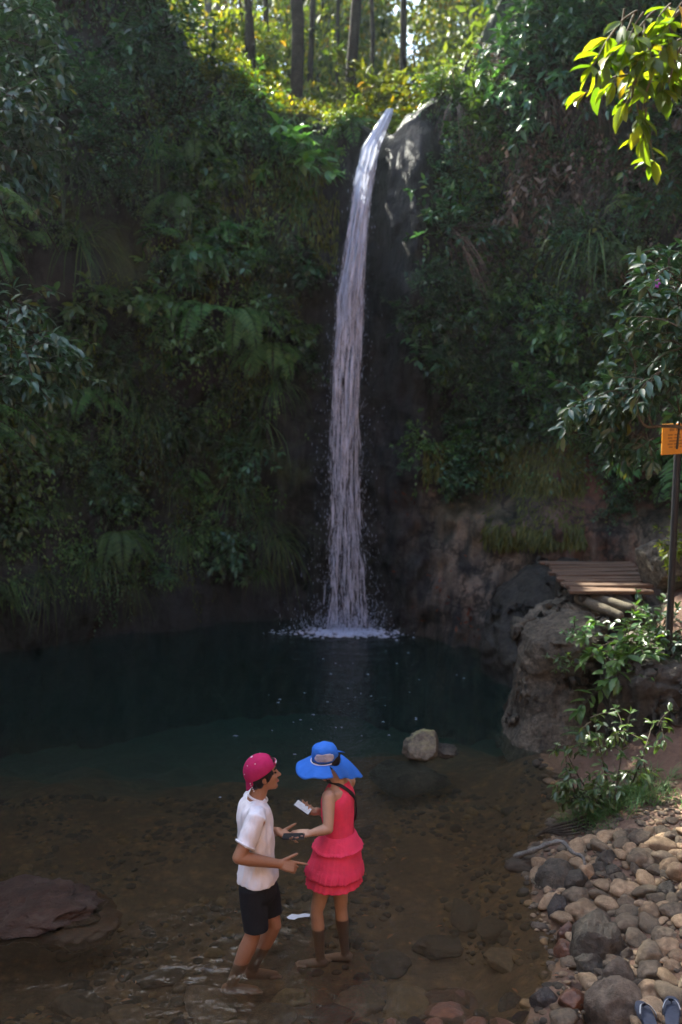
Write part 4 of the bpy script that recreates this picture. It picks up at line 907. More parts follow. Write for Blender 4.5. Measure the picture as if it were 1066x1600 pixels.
for k in range(52):                   # farther trees seen as a sunlit screen
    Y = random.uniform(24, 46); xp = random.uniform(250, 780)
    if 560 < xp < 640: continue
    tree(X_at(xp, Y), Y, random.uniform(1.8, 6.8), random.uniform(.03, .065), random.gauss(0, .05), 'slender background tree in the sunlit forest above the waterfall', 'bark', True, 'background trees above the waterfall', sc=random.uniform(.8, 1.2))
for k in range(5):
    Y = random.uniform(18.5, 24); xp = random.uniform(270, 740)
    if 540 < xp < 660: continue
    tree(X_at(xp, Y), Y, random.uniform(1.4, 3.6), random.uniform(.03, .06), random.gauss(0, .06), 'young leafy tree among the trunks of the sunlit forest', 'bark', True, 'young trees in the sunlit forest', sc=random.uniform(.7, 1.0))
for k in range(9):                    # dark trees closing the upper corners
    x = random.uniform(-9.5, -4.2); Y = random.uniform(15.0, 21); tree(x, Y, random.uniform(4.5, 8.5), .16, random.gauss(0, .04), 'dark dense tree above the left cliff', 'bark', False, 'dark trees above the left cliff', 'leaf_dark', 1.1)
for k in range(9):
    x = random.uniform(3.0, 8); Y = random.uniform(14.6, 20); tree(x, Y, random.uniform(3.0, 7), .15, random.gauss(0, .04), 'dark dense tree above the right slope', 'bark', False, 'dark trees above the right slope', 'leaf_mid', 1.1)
for k in range(95):                   # understory
    Y = random.uniform(15.6, 26); xp = random.uniform(260, 740); x = X_at(xp, Y)
    if abs(x - .65) < .45 and Y < 17: continue
    z = top_z(x, Y); put_plant('sunbush', Vector((x, Y, z)), Vector((random.gauss(0, .6), -1, 0)), random.uniform(.6, 1.0) if x < .2 and Y < 18.5 else random.uniform(1.0, 2.6), 'yellow green backlit bush among the trunks of the forest', 'backlit bushes in the forest')
feature('deadfern', 808, 70, 1.0, 'withered grey brown leaf bundle hanging at the top right')

# ------------------------------------------------------------------ near branches that reach into the frame
def branchy(root, limbs, twigs, leaf, step, droop, tm, wr, lmat, bmat, lname='foliage', r0=.03):
    """limbs: polylines; twigs: polylines that carry leaves"""
    bm = bmesh.new(); lv = Leaves()
    for pl, r in limbs:
        p = smooth_path(pl, 4); tube(bm, p, [r * (1 - .65 * i / len(p)) for i in range(len(p))], 8)
    for pl in twigs:
        p = smooth_path(pl, 3); tube(bm, p, [.006 * (1 - .6 * i / len(p)) for i in range(len(p))], 5); leaf_path(lv, pl, leaf, step, droop, .08)
    link('trunk' if lname == 'crown' else 'stem', bm_mesh(bm), bmat, root); link(lname, lv.mesh(wr, tm), lmat, root, smooth=False)
def twig_cloud(anchors, n_, L, bias, spread=.7, droop=.7):
    out = []
    for _ in range(n_):
        a = random.choice(anchors); out.append(arc(a + rv(.04), bias + rv(spread), L * random.uniform(.5, 1.1), droop, 5))
    return out
def ell(x, y, Y, rx, ry, rd, k):
    return [px(x + random.gauss(0, rx * .5), y + random.gauss(0, ry * .5), Y + random.gauss(0, rd)) for _ in range(k)]
# right tree with dark glossy leaves
Y = 7.6; base = Vector((4.1, 8.2, ground_z(4.1, 8.2) - .1))
t = thing('tree', base, 'dark glossy leaved tree reaching in from the right edge over the yellow sign', 'tree')
fork = px(1120, 640, Y)
A = [px(1120, 640, Y), px(1066, 612, Y), px(1047, 585, Y), px(1015, 608, Y), px(981, 633, Y), px(945, 628, Y - .1), px(909, 625, Y - .15)]
B_ = [px(1140, 690, Y), px(1066, 668, Y - .2), px(1030, 666, Y - .2), px(1009, 666, Y - .2), px(996, 648, Y - .2), px(990, 637, Y - .1)]
C_ = [px(1120, 640, Y), px(1085, 520, Y + .1), px(1050, 450, Y + .15), px(1045, 400, Y + .2)]
D_ = [px(1020, 668, Y - .2), px(1014, 650, Y - .2), px(1018, 635, Y - .2)]; E_ = [px(1058, 700, Y - .1), px(1062, 650, Y - .1), px(1056, 612, Y)]
tw = twig_cloud(ell(975, 625, Y, 50, 16, .2, 30) + A[3:], 40, .34, Vector((-.8, -.2, .05)), .45, .8)
tw += twig_cloud(ell(1010, 590, Y, 40, 26, .25, 20), 44, .32, Vector((-.7, -.3, .2)), .5, .8) + twig_cloud(ell(1055, 470, Y, 34, 70, .3, 40), 95, .34, Vector((-.55, -.3, .3)), .6, .7)
tw += twig_cloud(ell(1080, 560, Y, 30, 50, .3, 20), 36, .34, Vector((-.4, -.3, .2)), .6, .7) + twig_cloud(ell(1010, 690, Y - .1, 18, 8, .1, 10), 10, .2, Vector((-.6, 0, -.3)), .5, .6)
tw += twig_cloud(ell(985, 668, Y, 10, 25, .1, 10), 14, .26, Vector((-.4, 0, -.5)), .4, .9)
branchy(t, [([base, px(1180, 800, Y + .2), fork], .06), (A, .018), (B_, .016), (C_, .022), (D_, .008), (E_, .01)], tw, .115, .038, .55, T8, .4, M['leaf_gloss'], M['twig'], 'crown')
M['violet'] = flat_mat('violet', (.35, .06, .45)); bm = bmesh.new(); c = px(1025, 443, Y - .35)
for k in range(6): a = k * 1.047; ellipsoid(bm, c + Vector((math.cos(a) * .018, 0, math.sin(a) * .018)), Vector((math.cos(a), 0, math.sin(a))), Vector((0, 1, 0)), Vector((-math.sin(a), 0, math.cos(a))), .018, .005, .011, 2)
link('flower', bm_mesh(bm), M['violet'], t)
# backlit yellow green branch, top right, close to the camera
Y = 5.2; base = Vector((3.6, 6.2, ground_z(3.6, 6.2))); t = thing('tree', base, 'slim tree whose yellow green backlit leaves hang in at the top right corner', 'tree')
A = [px(1230, -160, Y + .2), px(1130, -40, Y), px(1060, 20, Y), px(1020, 70, Y), px(992, 130, Y), px(985, 175, Y)]
B_ = [px(1130, -40, Y), px(1090, 30, Y - .1), px(1060, 80, Y - .1), px(1045, 130, Y - .1)]
tw = twig_cloud([px(x, y, Y) for x, y in ((1000, 30), (1020, 60), (985, 90), (1010, 110), (990, 140), (1000, 170), (985, 60), (1030, 20), (1050, 50))], 22, .22, Vector((-.3, 0, -.6)), .55, .6)
tw += twig_cloud([px(x, y, Y) for x, y in ((1060, 0), (1075, 60), (1050, 90), (960, 30), (985, 10))], 14, .22, Vector((-.3, 0, -.4)), .6, .6)
M['leaf_backlit'] = leaf_mat('leaf_backlit', [(0, (.05, .10, .012)), (.55, (.11, .17, .012)), (.92, (.20, .23, .02)), (1, (.2, .09, .02))], .35, .6, (1.7, 1.75, .4), spec=.5)
branchy(t, [([base, Vector((3.7, 6.0, 3)), Vector((3.2, 5.6, 6)), A[0]], .05), (A, .014), (B_, .01)], tw, .135, .07, .9, T8, .46, M['leaf_backlit'], M['twig'], 'crown')
# left shrubs and fern fronds reaching in from the left edge
def left_tree(Y, base, label, cx, cy, rx, ry, ntw, leaf, extra, lm='leaf_gloss'):
    t = thing('tree', base, label, 'tree'); fork = px(cx - rx * 1.6, cy + ry * .3, Y)
    L = [px(cx - rx * 1.6, cy + ry * .3, Y)] + [px(cx - rx * .4, cy, Y), px(cx + rx * .5, cy + ry * .2, Y)]
    tw = twig_cloud(ell(cx, cy, Y, rx, ry, .3, 50), ntw, .34, Vector((.6, -.4, .15)), .6, .8)
    for x, y in extra: tw += twig_cloud([px(x, y, Y)], 7, .3, Vector((.8, -.3, .05)), .4, .7)
    branchy(t, [([base, base.lerp(fork, .5) + Vector((0, 0, .4)), fork], .06), (L, .02)], tw, leaf, leaf * .36, .6, T8, .42, M[lm], M['bark'], 'crown'); return t
def on_wall(x, z): p, nn = wall_pt(x, z); return p
left_tree(8.6, Vector((-5.2, 9.6, -.3)), 'grey green glossy leaved tree leaning in at the middle of the left edge', 20, 555, 62, 75, 120, .12, [(75, 570), (90, 590), (60, 530), (85, 545), (30, 470)])
left_tree(9.6, Vector((-6.0, 10.6, -.3)), 'grey leaved tree leaning in high on the left edge', 15, 215, 45, 80, 110, .13, [(50, 250), (55, 190), (30, 150), (25, 290)])
left_tree(11.0, Vector((-6.4, 11.4, .5)), 'dark leaved tree in the top left corner', 20, 60, 60, 60, 90, .15, [(70, 60), (60, 110)], 'leaf_dark')
def near_fern(label, base, fr, Y, mat='fern_bright', pin=26):
    t = thing('fern', base, label, 'fern'); lv = Leaves(); bm = bmesh.new()
    for pl in fr:
        p = smooth_path([base.lerp(pl[0], 0)] + pl, 8) if False else smooth_path(pl, 8); l = sum((b - a).length for a, b in zip(p, p[1:])); tube(bm, p[::3], .006, 5, False); frond(lv, p, l * 1.0, pin, True)
    tube(bm, [base, base.lerp(fr[0][0], .6) + Vector((0, 0, .3)), fr[0][0]], [.05, .04, .03], 7)
    link('stem', bm_mesh(bm), M['bark'], t); link('fronds', lv.mesh(.36), M[mat], t, smooth=False)
Y = 8.2; M['fern_left'] = leaf_mat('fern_left', [(0, (.06, .15, .05)), (1, (.11, .22, .075))], .55, .3)
near_fern('large feathery fern drooping in from the left edge, above the glossy leaved tree', Vector((-5.0, 8.8, .2)), [[px(-60, 300, Y), px(0, 290, Y), px(50, 325, Y), px(92, 395, Y)], [px(-60, 300, Y), px(-20, 315, Y), px(25, 370, Y), px(52, 452, Y)], [px(-60, 300, Y), px(-35, 330, Y), px(-5, 380, Y), px(12, 430, Y)], [px(-60, 300, Y), px(-40, 285, Y), px(-5, 300, Y), px(15, 370, Y)]], Y, 'fern_left')
near_fern('dim feathery fern at the left edge, below the glossy leaved tree', Vector((-4.8, 8.8, -.2)), [[px(-60, 650, Y), px(-10, 630, Y), px(40, 648, Y), px(80, 685, Y)], [px(-60, 650, Y), px(-30, 645, Y), px(20, 670, Y), px(60, 712, Y)], [px(-60, 650, Y), px(-30, 660, Y), px(0, 690, Y), px(30, 740, Y)]], Y, 'fern')

# green shrub on the right bank, with a small fern in it
def bank(x, y): p, nn = hit(x, y); return p
base = pz(955, 1278, .12); t = thing('shrub', base, 'green leafy shrub with drooping twigs in front of the boulders on the right bank', 'shrub'); Y = base.y
stems = []; tw = []
for pl in (((955, 1275), (950, 1230), (940, 1180), (930, 1130)), ((958, 1275), (965, 1220), (975, 1160), (985, 1115)), ((955, 1278), (930, 1250), (905, 1215), (885, 1175)), ((960, 1275), (985, 1230), (1005, 1180), (1020, 1130)), ((955, 1278), (945, 1260), (935, 1250), (945, 1235)), ((955, 1278), (920, 1262), (900, 1240), (890, 1205))):
    p = [px(x, y, Y + random.gauss(0, .08)) for x, y in pl]; stems.append((p, .009)); q = smooth_path(p, 5)
    tw += twig_cloud(q[6:], 11, .17, Vector((-.2, -.5, .25)), .6, .8); tw.append(p[1:])
branchy(t, stems, tw, .085, .034, .6, T8, .42, M['leaf_mid'], M['twig'])
base = pz(1000, 1060, .9); 
def small_plant(x, y, Y, s, label, mat, leaf=.11, n_=14, name='plant'):
    p0 = px(x, y, Y); h = BG.ray_cast(p0 + Vector((0, 0, .4)), Vector((0, 0, -1))); t = thing(name, p0, label, 'plant'); tw = twig_cloud([p0], n_, s, Vector((-.1, -.5, .7)), .5, .8)
    branchy(t, [], tw, leaf, leaf * .4, .6, T8, .45, M[mat], M['twig'])
small_plant(965, 1050, 9.1, .5, 'bright green long leaved plant growing between the two boulders', 'leaf_bright', .16, 18)
small_plant(985, 1010, 9.3, .5, 'dark green plant below the end of the platform', 'leaf_mid', .11, 22)
small_plant(1030, 1000, 9.3, .5, 'dark leafy plant on the boulder behind the shrub', 'leaf_dark', .09, 26)
small_plant(890, 1040, 9.2, .18, 'tiny plant rooted in a crack of the tall undercut boulder', 'leaf_mid', .06, 8)
small_plant(905, 985, 9.5, .16, 'tiny fern like plant near the top of the undercut boulder', 'leaf_mid', .06, 8)
small_plant(1055, 858, 10.0, .35, 'yellow green plant on top of the sunlit pale boulder', 'leaf_lime', .09, 20)
small_plant(1010, 1290, 8.1, .3, 'low weed on the bank just right of the shrub', 'leaf_mid', .06, 16)
small_plant(945, 1285, 7.75, .28, 'low light green weed at the foot of the shrub', 'leaf_bright', .09, 14)
sf = fern_proto(7, .34, 1.3, .8, False, 22, 1.3); o = link('fern', joined(sf[0], sf[1], M['fern_bright'], M['twig'])); o.location = px(968, 1232, base.y * 0 + 8.0); tag(o, 'small lacy fern growing inside the green shrub on the bank', 'fern')
o2 = o.copy(); C.objects.link(o2); o2.location = px(925, 1150, 8.4); o2.rotation_euler = (0, 0, -.6); o2['label'] = 'small fern at the top left of the green shrub on the bank'
P = []
V = []
for k in range(150):                  # grass at the foot of the shrub
    x, y = random.gauss(970, 45), random.gauss(1272, 16); p = pz(x, y, .12); p.z = ground_z(p.x, p.y)
    if p.x < lerp(SHORE, p.y): continue
    V.append(p)
gt = [tuft_proto(16, .22, 1.4, 1.1, .006) for _ in range(3)]
for g_ in gt: g_.materials.append(M['grass_yellow'] if g_ is gt[0] else M['grass'])
bm = bmesh.new()
for p in V:
    a = len(bm.verts); bm.from_mesh(random.choice(gt[1:] if random.random() < .6 else gt[:1])); bm.verts.ensure_lookup_table(); Mx = Matrix.Translation(p) @ Matrix.Rotation(random.uniform(0, 6.3), 4, 'Z') @ Matrix.Scale(random.uniform(.5, 1.2), 4)
    for v in bm.verts[a:]: v.co = Mx @ v.co
me = bpy.data.meshes.new('g'); bm.to_mesh(me); bm.free(); at_ = me.attributes.get('rnd')
tag(link('grass', me, M['grass'], smooth=False), 'short grass around the foot of the shrub on the bank', 'grass', kind='stuff')

# driftwood stick
bm = bmesh.new(); p = smooth_path([pz(806, 1338, .03), pz(835, 1328, .16), pz(862, 1317, .25), pz(880, 1316, .27), pz(895, 1332, .24), pz(910, 1338, .25), pz(914, 1350, .22)], 5)
tube(bm, p, [.022 * (1 - .6 * i / len(p)) * (1 + .2 * math.sin(i * 1.7)) for i in range(len(p))], 8); o = link('driftwood', bm_mesh(bm), M['bark_pale']); recenter(o, p[0]); tag(o, 'pale crooked driftwood stick lying at the water edge', 'stick')
bm = bmesh.new()
for k in range(5):
    p = smooth_path([pz(838 + k * 3, 1306 - k * 2, .03), pz(862 + k * 4, 1292 + k * 3, .10), pz(890 + k * 5, 1284 + k * 4, .12), pz(915 + k * 3, 1276 + k * 4, .14)], 4); tube(bm, p, .012 - .001 * k, 6)
o = link('branch', bm_mesh(bm), M['bark']); tag(o, 'tangle of dark wet roots on the shore below the shrub', 'branch')

# ------------------------------------------------------------------ wooden platform, sign
bl, brr, frr, fl = px(845, 884, 11.6), px(978, 881, 11.6), px(1022, 932, 9.95), px(893, 934, 9.95)
Zp = 1.44
for q in (bl, brr, frr, fl): q.z = Zp
t = thing('platform', (fl + brr) / 2, 'weathered plank platform propped on the rocks right of the pool', 'platform')
bm = bmesh.new(); nb = 17
for k in range(nb):
    a, b_ = k / nb, (k + .97) / nb; l0, l1 = fl.lerp(bl, a), fl.lerp(bl, b_); r0, r1 = frr.lerp(brr, a), frr.lerp(brr, b_)
    j, j2 = random.uniform(-.05, .05), random.uniform(-.06, .08); l0.x += j; l1.x += j; r0.x += j2; r1.x += j2; dz = random.gauss(0, .009); c = (l0 + l1 + r0 + r1) / 4 + Vector((0, 0, dz))
    hx = (r0 - l0) / 2; hy = (l1 - l0) / 2; box(bm, c, Vector((hx.x, hx.y, random.gauss(0, .01))), hy, Vector((0, 0, .018)))
bmesh.ops.bevel(bm, geom=bm.edges[:], offset=.005, segments=1, affect='EDGES')
m, n, out = new_mat('plank'); v = coords(n, (1.2, 14, 14)); a = tex(n, 2, 6, .65, v); col = ramp(n, a.outputs['Fac'], [(.3, (.05, .03, .019)), (.55, (.125, .077, .05)), (.75, (.20, .13, .088))])
b = pbsdf(n, .85, .25); n.links.new(col, b.inputs['Base Color']); n.links.new(bump(n, a.outputs['Fac'], .6, .02), b.inputs['Normal']); n.links.new(b.outputs[0], out.inputs[0]); M['plank'] = m
link('deck', bm_mesh(bm), m, t, smooth=False)
for (x0, y0, x1, y1, r) in ((905, 936, 968, 962, .055), (930, 934, 985, 950, .05), (965, 934, 1010, 962, .045)):
    bm = bmesh.new(); A_, B2 = px(x0, y0, 10.05), px(x1, y1, 9.75); tube(bm, [A_, A_.lerp(B2, .5), B2], [r, r * 1.05, r * .9], 10); link('log', bm_mesh(bm), M['twig'], t)
for xx in (.15, .85):
    bm = bmesh.new(); A_, B2 = fl.lerp(frr, xx) + Vector((0, .05, -.075)), bl.lerp(brr, xx) + Vector((0, -.05, -.075)); tube(bm, [A_, B2], .05, 9); link('beam', bm_mesh(bm), M['bark'], t)
for xx, yy in ((.12, .2), (.2, .9)):
    bm = bmesh.new(); A_ = fl.lerp(frr, xx).lerp(bl.lerp(brr, xx), yy) + Vector((0, 0, -.12)); tube(bm, [A_, Vector((A_.x, A_.y, A_.z - 1.3))], .05, 8); link('support_post', bm_mesh(bm), M['bark'], t)
Y = 8.9; tl = px(1035.5, 661, Y); bl_ = px(1035.5, 709, Y); wd = .62; t = thing('sign', Vector((px(1062, 700, Y).x, Y, ground_z(px(1062, 700, Y).x, Y))), 'orange yellow sign board on a dark post at the right edge', 'sign')
M['sign'] = flat_mat('sign', (.62, .235, .012), .5); M['ink'] = flat_mat('ink', (.30, .12, .012), .7)
bm = bmesh.new(); h = (tl.z - bl_.z) / 2; c = Vector((tl.x + wd / 2, Y, (tl.z + bl_.z) / 2 + .01)); tilt = Vector((wd / 2, 0, .022)); box(bm, c, tilt, Vector((0, .009, 0)), Vector((0, 0, h)))
bmesh.ops.bevel(bm, geom=bm.edges[:], offset=.003, segments=1, affect='EDGES'); pan = link('panel', bm_mesh(bm), M['sign'], t, smooth=False)
bm = bmesh.new()
for k, (a, b2, zz, th) in enumerate(((-.80, .7, .62, .018), (-.84, .3, .28, .009), (-.84, .75, .08, .009), (-.80, .5, -.12, .009), (-.84, .65, -.32, .009), (-.8, .1, -.52, .009))):
    x = a
    while x < b2:
        w_ = random.uniform(.03, .11); box(bm, c + tilt * (x + w_) + Vector((0, -.011, h * zz)), Vector((wd / 2 * w_, 0, .022 * w_)), Vector((0, .0015, 0)), Vector((0, 0, th * .7))); x += 2 * w_ + .05
link('lettering', bm_mesh(bm), M['ink'], t, smooth=False)
bm = bmesh.new(); pxp = px(1062, 700, Y); tube(bm, [Vector((pxp.x, Y + .045, ground_z(pxp.x, Y) - .1)), Vector((pxp.x, Y + .045, c.z + h * .8))], .032, 10); link('post', bm_mesh(bm), M['black'], t)

# ------------------------------------------------------------------ flip flops
M['sole'] = cloth_mat('sole', (.055, .062, .085), .75, 300, .2); M['strap_dark'] = flat_mat('strap_dark', (.03, .035, .05), .45); M['strap_white'] = flat_mat('strap_white', (.6, .62, .64), .4)
def flip_flop(x, y, yaw, label, mir):
    p = pz(x, y, .46); p = pz(x, y, ground_z(p.x, p.y) + .15); t = thing('flip_flop', p, label, 'flip flop'); n_ = 40; L = .27
    def outline(k):
        a = 2 * math.pi * k / n_; yy = math.cos(a); hw = .045 + .008 * yy - .007 * math.exp(-((yy + .15) / .35) ** 2); return Vector((math.sin(a) * abs(math.sin(a)) ** -.25 * hw if abs(math.sin(a)) > .01 else 0, yy * L / 2 - L / 2 + .02, 0))
    Mx = Matrix.Translation(p) @ Matrix.Rotation(yaw, 4, 'Z') @ Matrix.Rotation(R(9), 4, 'X') @ Matrix.Rotation(R(6) * mir, 4, 'Y')
    def bend(v): return Mx @ Vector((v.x, v.y, v.z + .012 * (v.y / L) ** 2))
    bm = bmesh.new(); z0, z1 = bmesh.new(), None; z0.free(); lo = [bm.verts.new(bend(outline(k) + Vector((0, 0, -.009)))) for k in range(n_)]; md = [bm.verts.new(bend(outline(k) * 1.0 + Vector((0, 0, .007)))) for k in range(n_)]
    hi = [bm.verts.new(bend(Vector((outline(k).x * .93, (outline(k).y + L / 2 - .02) * .965 - L / 2 + .02, .0095)))) for k in range(n_)]
    for A_, B2 in ((lo, md), (md, hi)):
        for k in range(n_): bm.faces.new((A_[k], A_[(k + 1) % n_], B2[(k + 1) % n_], B2[k]))
    bm.faces.new(hi); bm.faces.new(lo[::-1]); link('sole', bm_mesh(bm), M['sole'], t, smooth=False)
    toe = Vector((0, -.028, .010))
    for sd in (-1, 1):
        pts = smooth_path([toe, toe + Vector((sd * .006, -.006, .022)), Vector((sd * .026, -.052, .036)), Vector((sd * .042, -.095, .028)), Vector((sd * .044, -.125, .006))], 6)
        bm = bmesh.new(); rings = []
        for i, q in enumerate(pts):
            tt = (pts[min(i + 1, len(pts) - 1)] - pts[max(i - 1, 0)]).normalized(); sdv = tt.cross(Vector((sd, 0, .6))).normalized(); up = sdv.cross(tt).normalized(); wd_ = .004 + .006 * min(1, i / 8); rings.append((bend(q), Mx.to_3x3() @ (sdv * wd_), Mx.to_3x3() @ (up * .0025)))
        loft(bm, rings, 10); so_ = link('strap', bm_mesh(bm), M['strap_dark'], t)
        bm = bmesh.new(); rings = [(c_ + Mx.to_3x3() @ Vector((sd * .002, 0, .0024)), a_ * .4, b2 * .5) for c_, a_, b2 in rings[9:20]]; loft(bm, rings, 8); link('stripe', bm_mesh(bm), M['strap_white'], so_)
flip_flop(1001, 1569, R(4), 'left one of the dark blue flip flops on the stones at the bottom right', 1)
flip_flop(1049, 1562, R(-16), 'right one of the dark blue flip flops, turned inward, on the stones', -1)

# ------------------------------------------------------------------ people
def hand_tubes(bm, wr, d, palm, thumb_side, curls, sc=1.0, spread=.1, thumb_dir=None, thumb_curl=.3):
    """wr wrist, d along the palm, palm = direction the palm faces, curls: bend (radians) per finger, index first"""
    d = d.normalized(); n_ = (palm - d * palm.dot(d)).normalized(); s = d.cross(n_).normalized()
    if s.dot(thumb_side) < 0: s = -s
    for k, o in enumerate((.026, .009, -.009, -.025)):                        # palm
        b = wr + (d * .088 + s * o) * sc; tube(bm, [wr + s * o * .55 * sc, wr + (d * .045 + s * o * .95) * sc, b], [.0155 * sc, .0145 * sc, .0115 * sc], 8)
    for k, (o, ln) in enumerate(((.028, 1.0), (.0095, 1.1), (-.0095, 1.02), (-.027, .82))):
        p = wr + (d * .088 + s * o) * sc; a = (d + s * spread * (1.5 - k) * .8).normalized(); c = curls[k]; ax = a.cross(n_).normalized(); pts = [p]
        for seg, f in ((.042, .8), (.027, 1.1), (.021, .7)):
            a = Matrix.Rotation(c * f, 3, ax) @ a; pts.append(pts[-1] + a * seg * ln * sc)
        tube(bm, pts, [.0092 * sc, .0085 * sc, .0078 * sc, .0066 * sc], 8)
    td = (thumb_dir or (d * .75 + s * .65 + n_ * .35)).normalized(); b = wr + (d * .022 + s * .024) * sc; p1 = b + td * .04 * sc; a2 = (td + d * thumb_curl + n_ * thumb_curl * .5).normalized(); p2 = p1 + a2 * .032 * sc
    tube(bm, [b, p1, p2, p2 + a2 * .022 * sc], [.0145 * sc, .0108 * sc, .0095 * sc, .0075 * sc], 8)
def head_parts(bm, c, f, u, k=1.0, neck=None, fem=False):
    s = f.cross(u).normalized()
    def at(a, b, d): return c + (f * a + s * b + u * d) * k
    E = lambda a, b, d, ra, rb, rd, sub=3: ellipsoid(bm, at(a, b, d), f, s, u, ra * k, rb * k, rd * k, sub)
    E(-.012, 0, .030, .096, .076, .090); E(.030, 0, -.030, .060, .058, .082); E(.022, 0, -.062, .052, .050, .05)
    E(.060, 0, -.098, .026, .026, .022); E(.045, .026, -.082, .034, .020, .026); E(.045, -.026, -.082, .034, .020, .026)
    E(.060, .030, -.022, .026, .022, .024); E(.060, -.030, -.022, .026, .022, .024)      # cheek bones
    E(.078, 0, .036, .014, .042, .012)                                                    # brow
    tube(bm, [at(.084, 0, .018), at(.100, 0, -.012), at(.108, 0, -.026)], [.008 * k, .010 * k, .0125 * k], 10)
    E(.094, .012, -.030, .011, .008, .008, 2); E(.094, -.012, -.030, .011, .008, .008, 2)
    E(.084, 0, -.060, .013, .021, .0065, 2); E(.082, 0, -.070, .013, .018, .007, 2)
    for q in (-1, 1): E(-.006, .076 * q, -.012, .017, .008, .029, 2); E(.002, .074 * q, -.030, .010, .007, .010, 2)
    if neck: tube(bm, [neck[0], neck[0].lerp(at(-.02, 0, -.06), .6), at(-.02, 0, -.035)], [neck[1], neck[1] * .93, neck[1] * .95], 14)
    return at, s
def toes(bm, p, d):
    s = d.cross(Vector((0, 0, 1))).normalized()
    for k in range(5): o = s * (.030 - .015 * k); tube(bm, [p + o * .9 - d * .03, p + o + d * (.028 - .006 * abs(k - 1)), p + o * 1.05 + d * (.045 - .008 * abs(k - 1)) - Vector((0, 0, .006))], [.012, .010, .008], 8)
def ringset(f, l, spec):              # (centre, lateral half width, forward half depth)
    return [(c, l * a, f * b) for c, a, b in spec]
def dense(rings, k=5):
    out = []
    P = [smooth_path([r[i] for r in rings], k) for i in range(3)]
    return list(zip(*P))
UP = Vector((0, 0, 1))
M['skin_m'] = skin_mat('skin_m', (.30, .15, .085), (.38, .185, .11)); M['skin_w'] = skin_mat('skin_w', (.44, .265, .175), (.50, .30, .205))
M['hair'] = cloth_mat('hair', (.012, .010, .010), .45, 160, .6); M['white_tee'] = cloth_mat('white_tee', (.76, .74, .77), .9, 260, .12, .03)
M['shorts'] = cloth_mat('shorts', (.014, .014, .018), .9, 240, .2); M['cap'] = cloth_mat('cap', (.40, .014, .095), .85, 260, .15)
M['white_bit'] = flat_mat('white_bit', (.75, .72, .75), .5); M['lip_m'] = flat_mat('lip_m', (.36, .13, .10), .45); M['eye'] = flat_mat('eye', (.02, .014, .012), .2)
M['dress'] = cloth_mat('dress', (.86, .06, .145), .85, 150, .5, .1); M['hat'] = cloth_mat('hat', (.03, .145, .55), .75, 300, .12, .08); M['hat_mesh'] = cloth_mat('hat_mesh', (.36, .33, .37), .9, 180, .5, .35)
M['phone_black'] = flat_mat('phone_black', (.012, .012, .016), .3, .5)

# --- man
Ym = 5.9; a_ = R(12); f = Vector((math.cos(a_), math.sin(a_), 0)); rt = Vector((math.sin(a_), -math.cos(a_), 0))   # rt: his right, towards the camera
base = pz(395, 1490, -.36); base.y = Ym; man = thing('person', base, 'man in a magenta backwards cap, white tee and black shorts wading in the pool', 'person')
pel, wai, che, sho, nck = px(403, 1374, Ym), px(401, 1342, Ym), px(400, 1300, Ym), px(397, 1262, Ym), px(400, 1247, Ym)
bm = bmesh.new()
loft(bm, dense(ringset(f, rt, [(pel - UP * .09, .10, .075), (pel, .150, .10), (wai, .135, .088), (che, .155, .098), (sho, .145, .085), (nck - UP * .015, .085, .06), (nck + UP * .02, .055, .052)])), 24)
hc = px(411.5, 1210, Ym); hf = (f + UP * .16 + Vector((0, .0, 0))).normalized(); hu = (UP - f * .16).normalized()
at, hs = head_parts(bm, hc, hf, hu, .92, (nck - UP * .01, .056))
shR, shL = sho + rt * .165 + UP * -.005, sho - rt * .165 + f * .02
elR, wrR = px(373, 1340, Ym - .25), px(437, 1350, Ym - .16)
elL, wrL = px(404, 1302, Ym + .27), px(435, 1299, Ym + .10)
for S_, E_, W_ in ((shR, elR, wrR), (shL, elL, wrL)):
    tube(bm, [S_, S_.lerp(E_, .35), S_.lerp(E_, .8), E_], [.052, .047, .041, .039], 14); tube(bm, [E_, E_.lerp(W_, .25), E_.lerp(W_, .7), W_], [.039, .042, .033, .027], 14)
dR = (px(476, 1356, Ym - .14) - wrR).normalized()
hand_tubes(bm, wrR, (dR + Vector((0, 0, -.06))).normalized(), Vector((.1, .8, -.6)), UP + f * .2, (.10, .95, 1.15, 1.2), 1.0, .05, thumb_dir=Vector((.75, .05, .42)), thumb_curl=.1)
dL = (px(462, 1312, Ym + .02) - wrL).normalized(); hand_tubes(bm, wrL, dL, Vector((.25, -.15, 1)), Vector((.2, 1, .3)), (.25, .22, .25, .35), .98, .22, thumb_dir=Vector((.8, .25, .45)), thumb_curl=.2)
for side, hip, kn, wl in ((1, px(397, 1380, Ym - .07), px(395, 1462, Ym - .09), px(379, 1499, Ym - .085)), (-1, px(409, 1380, Ym + .07), px(428, 1444, Ym + .07), px(411, 1479, Ym + .085))):
    sh = (wl - kn).normalized(); an = kn + sh * .37; an.z = max(an.z, ground_z(an.x, an.y) + .07)
    tube(bm, [hip, hip.lerp(kn, .5), kn.lerp(hip, .1), kn, kn.lerp(an, .28), kn.lerp(an, .65), an], [.066, .064, .052, .051, .054, .042, .034], 16)
    tube(bm, [an + UP * -.02 - f * .03, an + f * .07 - UP * .04, an + f * .155 - UP * .055], [.036, .035, .025], 12); toes(bm, an + f * .15 - UP * .058, f)
body = link('body', remesh(bm, .0042, 4), M['skin_m'], man)
def part(name, me, mat, par, smooth=True): return link(name, me, mat, par, True, smooth)
